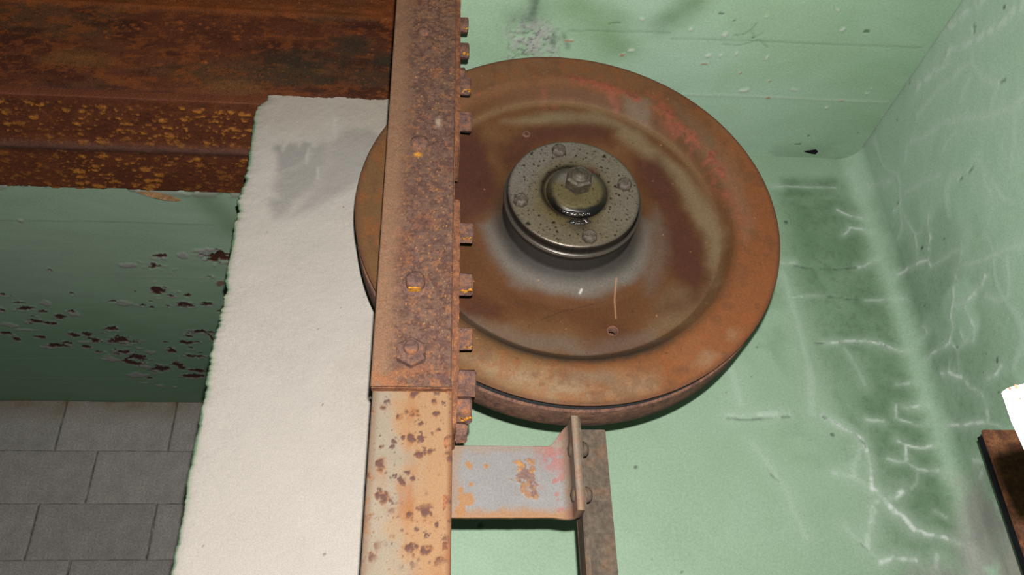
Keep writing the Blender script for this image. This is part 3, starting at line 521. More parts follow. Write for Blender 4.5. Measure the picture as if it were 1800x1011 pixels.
def build_pillar():
    # rough plastered end of the wall between shaft and room; grid wraps front, left side and top
    x0, x1, z0, z1 = -0.366, -0.02, -0.45, 1.202
    zs = np.arange(z0, z1, 0.0022)
    # ragged left edge
    k = fbm(zs, zs * 0 + .7, 9, 3, 305)
    e = (fbm(zs, zs * .37, 21, 6, 301, 0.72) - .5) * 0.020 * (.25 + k) + (fbm(zs, zs * .9, 170, 2, 307) - .5) * 0.006 * sst(.35, .6, k) + (fbm(zs, zs * 0, 6, 2, 303) - .5) * 0.006
    top = sst(1.165, 1.195, zs) * 0.016
    left = x0 + e + top
    front = np.linspace(0, 1, 150) ** 1.0
    side = np.array([0.13, 0.10, 0.07, 0.045, 0.028, 0.016, 0.008, 0.003])
    V = []; K = []
    for s in side: V.append(np.stack([left - 0.004 * (s / .13), np.full(len(zs), 1.250 + s), zs], 1)); K.append(np.full(len(zs), 1.0))
    for t in front:
        xx = left + (x1 - left) * t
        rnd = 0.006 * np.exp(-((xx - left) / 0.008))
        V.append(np.stack([xx, 1.245 + rnd, zs], 1)); K.append(np.zeros(len(zs)))
    V = np.concatenate(V); K = np.concatenate(K); n = len(side) + len(front)
    x, z = V[:, 0], V[:, 2]
    # ragged top
    tz = 1.197 + 0.012 * (fbm(x, x * 0, 40, 4, 310, .6) - .5) + 0.012 * sst(-.13, -.05, x)
    V[:, 2] = np.minimum(V[:, 2], tz)
    n1 = fbm(x, z, 5, 4, 311); n2 = fbm(x, z, 30, 4, 315); n3 = fbm(x, z, 160, 3, 319)
    base = lin(206, 198, 188)
    col = np.tile(base, (len(V), 1)) * (0.93 + 0.10 * n1 + 0.06 * n2)[:, None]
    col = mix(col, lin(192, 180, 164), sst(.5, .75, n1) * .35)
    col = mix(col, lin(190, 180, 164), sst(1.02, 1.17, z) * .75)
    Q = np.stack([x, z], 1)
    W = np.stack([fbm(x, z, 60, 3, 321) - .5, fbm(x, z, 60, 3, 322) - .5], 1) * 0.008
    for s, soft, pl in DATA['stain']:
        m = poly_mask(Q + W, pl, soft) * s
        col = mix(col, lin(154, 151, 145), m * (0.7 + .45 * n1))
    for w, s, pl in DATA['streak']:
        col = mix(col, lin(205, 200, 190), line_mask(Q + W * .5, pl, w) * s)
    rust = spots(x, z, 40, 8, 0.05, 0.04, 0.1)
    col = mix(col, lin(120, 104, 88), rust * .7)
    dist = x - np.tile(left, n)
    ge = sst(0.010, 0.002, dist + 0.012 * (n2 - .5)) * (1 - K)
    col = mix(col, lin(178, 192, 160), ge * .75)
    g2 = sst(0.0045, 0.001, dist + 0.010 * (fbm(x, z, 26, 3, 330) - .55)) * (1 - K)
    col = mix(col, lin(112, 150, 116), np.maximum(g2, K) * .9)
    rel = 0.0035 * (n1 - .5) + 0.0016 * (n2 - .5) + .0008 * (n3 - .5)
    V[:, 1] -= rel * (1 - K)
    o = mesh_np('wall_left', V, grid_faces(n, len(zs)), M['plaster'], None, (-0.2, 1.25, -0.45), {'pigment': np.clip(col, .01, .95), 'gloss': np.zeros(len(V))})
    tag(o, 'bare plastered pillar of pale grey with a dark damp stain and chipped green edge', kind='structure')
    o = obj_bm('trim_2', box_bm((x0 + .02, 1.26, z0), (-0.03, YB + .02, 1.185)), M['concrete'], None, (-0.2, 1.3, -0.45))
    tag(o, 'concrete core of the pale plastered pillar', kind='structure')

def build_blocks():
    Y = 2.81; cw, ch = 0.3745, 0.1825
    w = obj_bm('wall_far', box_bm((-2.3, Y + 0.004, -0.5), (0.1, Y + .2, ZC + .1)), M['mortar'], None, (-1.1, Y, -.5))
    tag(w, 'grey concrete block wall at the far end of the left room', kind='structure')
    def block_mesh(seed):
        r = random.Random(seed)
        nx, nzv = 16, 10
        GA = [-1, -.985] + [-.97 + 1.94 * q / (nx - 4) for q in range(nx - 3)] + [.985, 1]
        GB = [-1, -.97] + [-.93 + 1.86 * q / (nzv - 4) for q in range(nzv - 3)] + [.97, 1]
        bm = bmesh.new(); g = {}
        hw, hh = cw / 2 - .0024, ch / 2 - .0004
        for i in range(nx + 1):
            for j in range(nzv + 1):
                a = GA[i]; b = GB[j]
                edge = (i in (0, nx)) or (j in (0, nzv))
                g[i, j] = bm.verts.new((a * hw + (r.uniform(-.0022, .0022) if edge else 0), (0.0035 if i in (0, nx) else 0.0012 if edge else 0) + r.uniform(-.0006, .0006), b * hh + (r.uniform(-.0016, .0016) if edge else 0)))
        for i in range(nx):
            for j in range(nzv):
                bm.faces.new((g[i, j], g[i + 1, j], g[i + 1, j + 1], g[i, j + 1]))
        ring = [g[i, 0] for i in range(nx)] + [g[nx, j] for j in range(nzv)] + [g[i, nzv] for i in range(nx, 0, -1)] + [g[0, j] for j in range(nzv, 0, -1)]
        back = [bm.verts.new((v.co.x, 0.02, v.co.z)) for v in ring]
        for i in range(len(ring)):
            j = (i + 1) % len(ring); bm.faces.new((ring[j], ring[i], back[i], back[j]))
        me = bpy.data.meshes.new('block'); bmesh.ops.recalc_face_normals(bm, faces=bm.faces); bm.to_mesh(me); bm.free()
        me.polygons.foreach_set('use_smooth', [True] * len(me.polygons))
        st = me.attributes.new('stain', 'FLOAT', 'POINT')
        for k, v in enumerate(me.vertices): st.data[k].value = (max(0, v.co.z / hh) if seed >= 10 else 0)
        me.materials.append(M['block']); return me
    plain = [block_mesh(k) for k in range(4)]; stained = [block_mesh(k) for k in range(10, 13)]
    rnd = random.Random(4)
    for row in range(9):
        zc = 1.2 - ch * (row + .5)
        off = -1.286 if row % 2 == 0 else -1.143
        if row in (1, 3, 5, 7): off = -1.143 + .0
        for k in range(-3, 4):
            xc = off + cw * (k + .5)
            if xc < -2.2 or xc > -.35: continue
            me = stained[rnd.randrange(3)] if row == 0 else plain[rnd.randrange(4)]
            o = bpy.data.objects.new('block', me)
            put(o, w, (xc, Y - 0.004 + rnd.uniform(-.0015, .0015), zc))
            o.rotation_euler = (0, 0, rnd.uniform(-.004, .004))

def beam_plank(name, parent, origin, A, u, v, seed, mode):
    """pigment for a rusty surface patch"""
    n1 = fbm(u * .35, v, 9, 4, seed); n2 = fbm(u * .5, v, 40, 4, seed + 5); n3 = fbm(u * .6, v, 140, 3, seed + 9)
    return n1, n2, n3
def build_beam():
    o0 = (-0.75, 1.4265, ZC)
    t = thing('steel_beam', o0, 'deep rusty brown steel I-beam running across the top left behind the pillar', 'beam')
    x0, x1 = -1.75, -0.035
    # bottom flange: underside, with a rolled ridge along its middle
    ys = np.concatenate([[1.2755, 1.2748], np.arange(1.2755, 1.5785, 0.0030), [1.5785, 1.578]])
    zz = np.full(len(ys), ZC); zz[0] = ZC + .020; zz[1] = ZC + .003; zz[-2] = ZC + .002; zz[-1] = ZC + .02
    xs = np.arange(x0, x1, 0.0030)
    P = np.stack([np.repeat(xs, len(ys)), np.tile(ys, len(xs)), np.tile(zz, len(xs))], 1)
    x, y = P[:, 0], P[:, 1]
    n1 = fbm(x * .3, y, 8, 4, 401); n2 = fbm(x * .6, y, 40, 4, 405); n3 = fbm(x * .6, y, 150, 3, 409)
    ridge = np.exp(-((y - 1.4265) / 0.014) ** 2)
    col = np.tile(lin(110, 60, 36), (len(P), 1)) * (0.55 + 0.5 * n1 + .4 * n2)[:, None]
    col = mix(col, lin(124, 70, 40), sst(.52, .7, n2) * .5)
    col = mix(col, lin(150, 84, 40), spots(x, y, 150, 20, .4, .08, .34, 1.3) * .55); col = mix(col, lin(56, 32, 26), spots(x + 1, y, 110, 21, .4, .08, .36, 1.5) * .5)
    sp = np.maximum(spots(x, y, 52, 12, .70, .14, .44, 1.5), .85 * spots(x + .3, y, 90, 13, .5, .12, .4, 1.4))
    den = (.45 + .55 * sst(0.36, 0.52, fbm(x, y, 7, 3, 411))) * (1 - ridge) * sst(1.285, 1.30, y)
    sp = sp * den
    col = mix(col, lin(206, 134, 52), sp * (.40 + .6 * n3))
    col = mix(col, lin(116, 86, 76), ridge * .7); col = mix(col, lin(125, 72, 48), sst(1.288, 1.277, y) * .5)
    right = sst(-.42, -.33, x)
    rel = 0.006 * ridge + 0.0028 * sp + 0.0022 * (n2 - .5) + .001 * (n3 - .5)
    P[:, 2] -= np.where((zz[None, :].repeat(len(xs), 0).ravel() == ZC), rel, 0)
    mesh_np('bottom_flange', P, grid_faces(len(xs), len(ys))[:, ::-1], M['beam'], t, o0, {'pigment': np.clip(col, .006, .9), 'gloss': .12 * ridge})
    obj_bm('flange_core', box_bm((x0, 1.279, ZC + .004), (x1, 1.574, ZC + .022)), M['plate_rust'], t, o0)
    # web
    zs = np.arange(ZC + .018, 1.80, 0.0034)
    P = np.stack([np.repeat(xs, len(zs)), np.full(len(xs) * len(zs), 1.4205), np.tile(zs, len(xs))], 1)
    x, z = P[:, 0], P[:, 2]
    n1 = fbm(x * .4, z, 7, 4, 421); n2 = fbm(x * .5, z, 30, 4, 425); n3 = fbm(x * .6, z, 150, 3, 429)
    col = np.tile(lin(122, 70, 46), (len(P), 1)) * (0.45 + .55 * n1 + .55 * n2)[:, None]
    col = mix(col, lin(104, 82, 54), sst(.50, .66, n1) * .55)
    col = mix(col, lin(72, 40, 32), sst(.50, .64, fbm(x * .4, z, 22, 4, 437)) * .6)
    col = mix(col, lin(164, 92, 46), sst(.50, .64, fbm(x * .5, z, 70, 4, 439, .7)) * .65)
    col = mix(col, lin(70, 66, 52), sst(-.62, -.25, x) * sst(.40, .55, n1) * sst(1.36, 1.42, z) * .85)
    col = mix(col, lin(150, 104, 60), sst(.55, .72, fbm(x * .35, z, 16, 4, 431)) * .6 * sst(1.52, 1.45, z))
    sp = spots(x, z, 60, 14, .4, .1, .35, 1.3) * sst(.5, .6, fbm(x, z, 8, 3, 433))
    col = mix(col, lin(190, 104, 48), sp * .6)
    gr = spots(x, z, 150, 18, .42, .08, .36, 1.2) * (.35 + .65 * sst(.42, .6, n2))
    col = mix(col, lin(172, 96, 46), gr * .75)
    gr2 = spots(x + 2, z, 120, 19, .40, .08, .36, 1.5); col = mix(col, lin(58, 32, 26), gr2 * .5)
    lip = np.exp(-((z - 1.640) / .012) ** 2)
    col = mix(col, lin(176, 98, 46), (lip + sst(1.64, 1.66, z) * .75) * (.35 + .9 * n2) * .8)
    pur = np.exp(-((z - 1.352) / .016) ** 2)
    col = mix(col, lin(112, 72, 60), pur * .6)
    gp = spots(x, z, 9, 17, .5, .1, .3, 2.0) * sst(1.66, 1.68, z)
    col = mix(col, lin(98, 100, 84), gp * .8)
    rel = 0.004 * lip + .002 * (n2 - .5) + .002 * sp + .004 * sst(1.645, 1.66, z) * n2
    P[:, 1] -= rel
    mesh_np('web', P, grid_faces(len(xs), len(zs)), M['beam'], t, o0, {'pigment': np.clip(col, .006, .9), 'gloss': .15 * n1})
    obj_bm('web_core', box_bm((x0, 1.424, ZC + .02), (x1, 1.433, 1.80)), M['plate_rust'], t, o0)
    obj_bm('top_flange', box_bm((x0, 1.277, 1.80), (x1, 1.576, 1.82), .003), M['plate_rust'], t, o0)

# ================================================================== THE WHEEL
WC = (0.2009, 0.7546); WR = 0.326
def build_wheel():
    o0 = (WC[0], 1.06, WC[1])
    t = thing('sheave_wheel', o0, 'large rusty cast iron cable wheel with round bolted hub mounted before the green wall', 'wheel')
    prof = []   # (r, y) from the hub outwards over the front face, the rim, the rope groove and the drum
    def arc(r0, y0, r1, y1, n, f=lambda t: t):
        for k in range(n):
            s = k / n; prof.append((r0 + (r1 - r0) * s, y0 + (y1 - y0) * f(s)))
    arc(.1035, .990, .1035, 1.019, 5)
    arc(.1035, 1.019, .160, 1.0340, 34, lambda s: 1 - (1 - s) ** 2.4)
    arc(.160, 1.0340, .241, 1.0225, 36)
    arc(.241, 1.0225, .256, 1.0070, 12)
    arc(.256, 1.0070, .278, 1.0000, 18, lambda s: 1 - (1 - s) ** 2)
    arc(.278, 1.0000, .3235, 0.9998, 26)
    arc(.3235, 0.9998, .3262, 1.0012, 4, lambda s: s * s)
    arc(.3262, 1.0012, .3258, 1.0032, 3)
    arc(.3258, 1.0032, .300, 1.0060, 4)
    arc(.300, 1.0060, .270, 1.0100, 3)
    arc(.270, 1.0100, .270, 1.0190, 3)
    prof.append((.270, 1.0190)); prof.append((.3235, 1.0195))
    prof = np.array(prof); n = 900; nv = len(prof)
    th = np.linspace(0, 2 * np.pi, n, endpoint=False)
    r = np.tile(prof[:, 0], n); yy = np.tile(prof[:, 1], n); a = np.repeat(th, nv)
    dx = r * np.cos(a); dz = r * np.sin(a); Q = np.stack([dx, dz], 1)
    n1 = fbm(dx, dz, 9, 4, 501); n2 = fbm(dx, dz, 36, 4, 505); n3 = fbm(dx, dz, 160, 3, 509)
    W = np.stack([fbm(dx, dz, 18, 4, 511) - .5, fbm(dx, dz, 18, 4, 512) - .5], 1)
    E = 1.25
    col = np.tile(lin(132, 86, 50, E), (len(r), 1)) * (.82 + .36 * n1)[:, None]
    col = mix(col, lin(150, 112, 72, E), sst(.5, .72, n1) * .45)
    rim = sst(.250, .272, r)
    ang = np.degrees(a)
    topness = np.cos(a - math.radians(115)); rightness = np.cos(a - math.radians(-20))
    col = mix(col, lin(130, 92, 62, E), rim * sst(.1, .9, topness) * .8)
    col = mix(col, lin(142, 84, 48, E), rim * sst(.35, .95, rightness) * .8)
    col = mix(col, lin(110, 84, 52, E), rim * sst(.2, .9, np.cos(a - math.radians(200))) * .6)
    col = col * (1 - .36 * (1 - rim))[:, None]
    for s, soft, pl in DATA['wolive']:
        col = mix(col, lin(138, 120, 90, E), poly_mask(Q + W * .025, pl, soft) * s * .95 * (1 - rim))
    for s, soft, pl in DATA['wdark']:
        m = poly_mask(Q + W * .035, pl, soft * 1.1) * s
        col = mix(col, lin(84, 47, 27, E), m * .95)
    # dark maroon towards the far left of the dish
    col = mix(col, lin(82, 46, 36, E), poly_mask(Q + W * .02, [[-.22, .00], [-.20, .16], [-.13, .14], [-.105, .06], [-.115, .02], [-.16, -.01]], .02) * .8)
    for s, soft, pl in DATA['wgrey']:
        col = mix(col, lin(116, 108, 98, E), poly_mask(Q + W * .03, pl, soft) * s * .85 * (.6 + .5 * n1))
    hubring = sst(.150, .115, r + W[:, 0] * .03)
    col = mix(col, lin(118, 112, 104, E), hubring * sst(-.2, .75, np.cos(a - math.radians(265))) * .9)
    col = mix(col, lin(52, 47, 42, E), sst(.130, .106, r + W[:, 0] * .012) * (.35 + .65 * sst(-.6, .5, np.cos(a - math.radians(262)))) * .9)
    cres_shade = np.exp(-((r - .254) / .009) ** 2) * sst(.72, .97, np.cos(a - math.radians(-91)))  # shade on the upward-facing dish step, painted into the pigment
    col = mix(col, lin(66, 57, 48, E), cres_shade * .85)
    for s, soft, pl in DATA['rimtan']:
        col = mix(col, lin(156, 128, 98, E), poly_mask(Q + W * .03, pl, soft) * s * .75 * (.5 + n2))
    mot = sst(.52, .66, fbm(dx, dz, 62, 4, 541, .65)); rimm = .12 + .88 * rim; col = mix(col, lin(150, 86, 44, E), mot * .38 * rimm * (r > .15)); mo2 = sst(.54, .68, fbm(dx, dz, 48, 4, 543, .65)); col = mix(col, lin(104, 72, 48, E), mo2 * .38 * rimm * (r > .15))
    for s, soft, pl in DATA['rimgrey']:
        col = mix(col, lin(128, 112, 92, E), poly_mask(Q + W * .02, pl, soft) * s * .8)
    for w, s, pl in DATA['red']:
        m = line_mask(Q + W * .022, pl, w) * s * sst(.36, .50, n2 * .6 + fbm(dx, dz, 90, 3, 521) * .4)
        col = mix(col, lin(158, 86, 62, E), m * .9); col = mix(col, lin(118, 72, 54, E), m * sst(.45, .62, fbm(dx, dz, 130, 4, 523, .7)) * .8)
    lip_lit = np.exp(-((r - .238) / .006) ** 2) * sst(0, .8, np.cos(a - math.radians(80)))  # light caught by the top of the dish step, painted in
    col = mix(col, lin(150, 122, 86, E), lip_lit * .5)
    # scratches
    for pl, w, c in (([(.067, -.107), (.062, -.14), (.060, -.175)], .0012, (196, 150, 110)), ([(.01, -.133), (.0125, -.128)], .0022, (225, 220, 210)),
                     ([(-.05, -.18), (-.02, -.165), (.03, -.15)], .0008, (70, 48, 34)), ([(-.09, -.15), (-.05, -.165)], .0008, (80, 56, 40))):
        col = mix(col, lin(*c, E), line_mask(Q, pl, w) * .9)
    col = mix(col, lin(196, 140, 90, E), spots(dx, dz, 60, 21, .05, .04, .1) * .6)
    col = mix(col, lin(66, 42, 30, E), spots(dx, dz, 75, 22, .10, .04, .12) * .5)
    edge = sst(.318, .325, r); col = mix(col, lin(96, 62, 44, E), edge * .6)
    fine = fbm(r * 3, a * .4, 90, 3, 531); col = col * (.94 + .12 * fine)[:, None]
    col = mix(col, lin(14, 12, 11), sst(1.0030, 1.0038, yy) * ((r > .285) | ((r > .265) & (yy > 1.0095))))
    wob = .0008 * (n2 - .5)
    V = np.stack([WC[0] + dx, yy - wob * (yy < 1.004), WC[1] + dz], 1)
    F = grid_faces(n, nv, True)[:, ::-1]
    fc = V[F].mean(1); F = F[np.hypot(fc[:, 0] - .2535, fc[:, 2] - .5562) > .0070]      # the open bolt hole
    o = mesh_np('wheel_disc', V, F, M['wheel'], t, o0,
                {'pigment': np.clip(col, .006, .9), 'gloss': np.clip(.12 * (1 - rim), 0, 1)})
    # through hole and plugged hole in the web
    hx, hz = .2535 - WC[0], .5562 - WC[1]
    h = obj_bm('bolt_hole', place_bm(lathe_bm([(.0086, 1.0282), (.0084, 1.0266), (.0078, 1.0258), (.0070, 1.0264), (.0068, 1.0420)], 24), (WC[0] + hx, 0, WC[1] + hz)), M['bolt'], t, (.2535, 1.02, .5562), True)
    tag(h, 'dark bolt hole low in the wheel dish')
    h = obj_bm('hole_plug', place_bm(lathe_bm([(.0075, 1.0215), (.007, 1.019), (.004, 1.0185), (.003, 1.0205), (0, 1.0205)], 16), (.1421, 0.011, .9285)), M['bolt'], t, (.1421, 1.02, .9285), True)
    tag(h, 'small plug high in the wheel dish')
    # broad drum behind the groove
    bm = lathe_bm([(.272, 1.0195), (.3240, 1.0234), (.3258, 1.0240), (.3262, 1.025), (.3262, 1.060), (.3255, 1.074), (.3235, 1.0785), (.30, 1.080), (.06, 1.080)], 240)
    tag(obj_bm('rear_rim', place_bm(bm, (WC[0], 0, WC[1])), M['drum'], t, o0, True), 'brown pitted rear rim below the groove')
    # axle into the wall
    bm = lathe_bm([(.03, 1.07), (.03, 1.25), (.055, 1.25), (.055, 1.372)], 32)
    obj_bm('axle', place_bm(bm, (WC[0], 0, WC[1])), M['dark_iron'], t, o0, True)
    # hub barrel
    prof = [(.1034, 1.024), (.1034, 1.000), (.1034, .986), (.1046, .9825), (.1050, .9790), (.1046, .9760), (.1015, .9745), (.0985, .9765), (.0980, .978)]
    hub_lathe('hub_barrel', t, prof, (58, 53, 48), 300, o0, .5)
    # cap
    cz = WC[1] - .003; cc = (WC[0] - .0015, 0, cz)
    rs = np.concatenate([np.linspace(.0, .094, 90), [.0965, .0985, .0992, .0992, .0985]])
    ysr = np.concatenate([np.full(90, .9565), [.9568, .9578, .9600, .967, .9775]])
    nn = 360; th = np.linspace(0, 2 * np.pi, nn, endpoint=False)
    r = np.tile(rs, nn); yv = np.tile(ysr, nn); a = np.repeat(th, len(rs)); dx = r * np.cos(a); dz = r * np.sin(a)
    n1 = fbm(dx, dz, 14, 4, 551); n2 = fbm(dx, dz, 60, 4, 555)
    col = np.tile(lin(134, 124, 107), (len(r), 1)) * (.8 + .4 * n1)[:, None]
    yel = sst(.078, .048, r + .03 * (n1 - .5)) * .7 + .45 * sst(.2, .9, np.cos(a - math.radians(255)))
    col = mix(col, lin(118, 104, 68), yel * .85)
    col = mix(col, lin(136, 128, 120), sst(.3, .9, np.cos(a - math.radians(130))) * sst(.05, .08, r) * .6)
    col = mix(col, lin(30, 27, 22), np.maximum(spots(dx, dz, 150, 25, .75, .06, .30), spots(dx + 1, dz, 60, 26, .24, .06, .2)) * .9)
    col = mix(col, lin(40, 32, 20), np.exp(-((r - .0475) / .005) ** 2) * .95)
    col = mix(col, lin(40, 30, 20), np.exp(-((np.hypot(dx - .005, dz + .058)) / .016) ** 2) * .7)
    col = mix(col, lin(110, 58, 44), np.exp(-(np.hypot(dx - .03, dz - .04) / .009) ** 2) * .6)
    col = mix(col, lin(86, 76, 70), sst(.0955, .0975, r) * .75)
    col = mix(col, lin(30, 27, 24), sst(.0984, .0991, r) * sst(.958, .961, yv))
    V = np.stack([cc[0] + dx, yv, cc[2] + dz], 1)
    tag(mesh_np('hub_cap', V, grid_faces(nn, len(rs), True)[:, ::-1], M['hub'], t, o0, {'pigment': np.clip(col, .004, .9), 'gloss': .25 + .3 * n2}), 'speckled grey hub cap')
    # raised boss
    bc = (WC[0] + .0015, 0, WC[1] - .006)
    prof = np.array([(.0, .9438), (.016, .9438), (.022, .9439), (.028, .9441), (.034, .9447), (.039, .9462), (.0430, .9490), (.0452, .9530), (.0458, .958)])
    rs = np.interp(np.linspace(0, 8, 50), range(9), prof[:, 0]); ysr = np.interp(np.linspace(0, 8, 50), range(9), prof[:, 1]); nn = 160
    th = np.linspace(0, 2 * np.pi, nn, endpoint=False); r = np.tile(rs, nn); yv = np.tile(ysr, nn); a = np.repeat(th, 50)
    dx = r * np.cos(a); dz = r * np.sin(a); n1 = fbm(dx, dz, 30, 4, 561); n2 = fbm(dx, dz, 90, 4, 565)
    col = np.tile(lin(116, 104, 70), (len(r), 1)) * (.6 + .7 * n1)[:, None]
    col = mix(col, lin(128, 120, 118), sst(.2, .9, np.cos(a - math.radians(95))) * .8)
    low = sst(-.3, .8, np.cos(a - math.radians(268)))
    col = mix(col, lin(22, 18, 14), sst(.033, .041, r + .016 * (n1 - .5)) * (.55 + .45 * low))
    col = mix(col, lin(34, 28, 22), spots(dx, dz, 150, 27, .35, .08, .3) * .8)
    V = np.stack([bc[0] + dx, yv + .0008 * (n1 - .5), bc[2] + dz], 1)
    tag(mesh_np('boss', V, grid_faces(nn, 50, True)[:, ::-1], M['hub'], t, o0, {'pigment': np.clip(col, .004, .9), 'gloss': np.clip(.05 + .5 * sst(.036, .043, r) * low, 0, 1)}), 'raised greasy centre boss')
    # grease
    bm = bmesh.new(); rg = random.Random(9)
    for k in range(26):
        aa = math.radians(232 + 62 * k / 25); rr_ = .0415 + rg.uniform(-.0015, .002)
        s = bmesh.ops.create_icosphere(bm, subdivisions=2, radius=.0042 * (1 - .5 * abs(k - 12) / 13) + rg.uniform(0, .0012))
        for v in s['verts']: v.co = Vector((v.co.x * 1.2 + bc[0] + rr_ * math.cos(aa), v.co.y * .9 + .9515, v.co.z + bc[2] + rr_ * math.sin(aa)))
    for k in range(16):
        s = bmesh.ops.create_icosphere(bm, subdivisions=2, radius=rg.uniform(.0025, .0042))
        px, pz = bc[0] + .002 + rg.uniform(-.013, .014), bc[2] - .0475 - rg.uniform(0, .0075)
        for v in s['verts']: v.co = Vector((v.co.x * 1.5 + px, v.co.y * .7 + .9555, v.co.z + pz))
    tag(obj_bm('grease', bm, M['grease'], t, o0, True), 'glossy black grease below the boss')
    # nut, stud
    def hexp(R, y0, y1, ch=.0015): return lathe_bm([(0, y0), (R * .86, y0), (R, y0 + ch), (R, y1)], 6, rot=.35)
    nc = (WC[0] + .002, 0, WC[1] + .001)
    tag(obj_bm('shaft_nut', place_bm(jitter(hexp(.0208, .9215, .943, .003), .0003, 3), nc), M['dark_iron'], t, o0), 'dark hexagonal nut at the centre')
    tag(obj_bm('stud', place_bm(lathe_bm([(0, .9185), (.004, .9185), (.005, .9195), (.0105, .9200), (.0125, .9212), (.0130, .925)], 24), nc), M['dark_iron'], t, o0, True), 'dark rounded stud end')
    for k, (rr_, d) in enumerate([(.0785, 104), (.0785, 11), (.0835, 195), (.084, -79)]):
        aa = math.radians(d)
        bx, bz = WC[0] + rr_ * math.cos(aa) - .0015, WC[1] + rr_ * math.sin(aa) - .003
        bm = place_bm(lathe_bm([(0, .9462), (.0070, .9462), (.0098, .9480), (.0112, .9510), (.0113, .9568)], 8, rot=.5 + k), (bx, 0, bz))
        obj_bm('hub_bolt', bm, M['steel_bolt'], t, (bx, .955, bz))
def hub_lathe(name, t, prof, c, nn, o0, gl):
    prof = np.array(prof); m = 40
    q = np.linspace(0, len(prof) - 1, m)
    rs = np.interp(q, range(len(prof)), prof[:, 0]); ysr = np.interp(q, range(len(prof)), prof[:, 1])
    th = np.linspace(0, 2 * np.pi, nn, endpoint=False); r = np.tile(rs, nn); yv = np.tile(ysr, nn); a = np.repeat(th, m)
    n1 = fbm(a * .3, yv, 40, 4, 571)
    col = np.tile(lin(*c), (len(r), 1)) * (.7 + .6 * n1)[:, None]
    col = mix(col, lin(150, 140, 126), np.exp(-((yv - .9785) / .0026) ** 2) * .7)
    col = mix(col, lin(26, 24, 22), (r < .1010) * 1.0)
    col = mix(col, lin(52, 46, 40), sst(.983, .988, yv) * .8)
    V = np.stack([WC[0] + r * np.cos(a), yv, WC[1] + r * np.sin(a)], 1)
    tag(mesh_np(name, V, grid_faces(nn, m, True), M['barrel'], t, o0, {'pigment': np.clip(col, .004, .9), 'gloss': np.full(len(r), gl)}), 'dark greasy hub barrel with a bright ring')

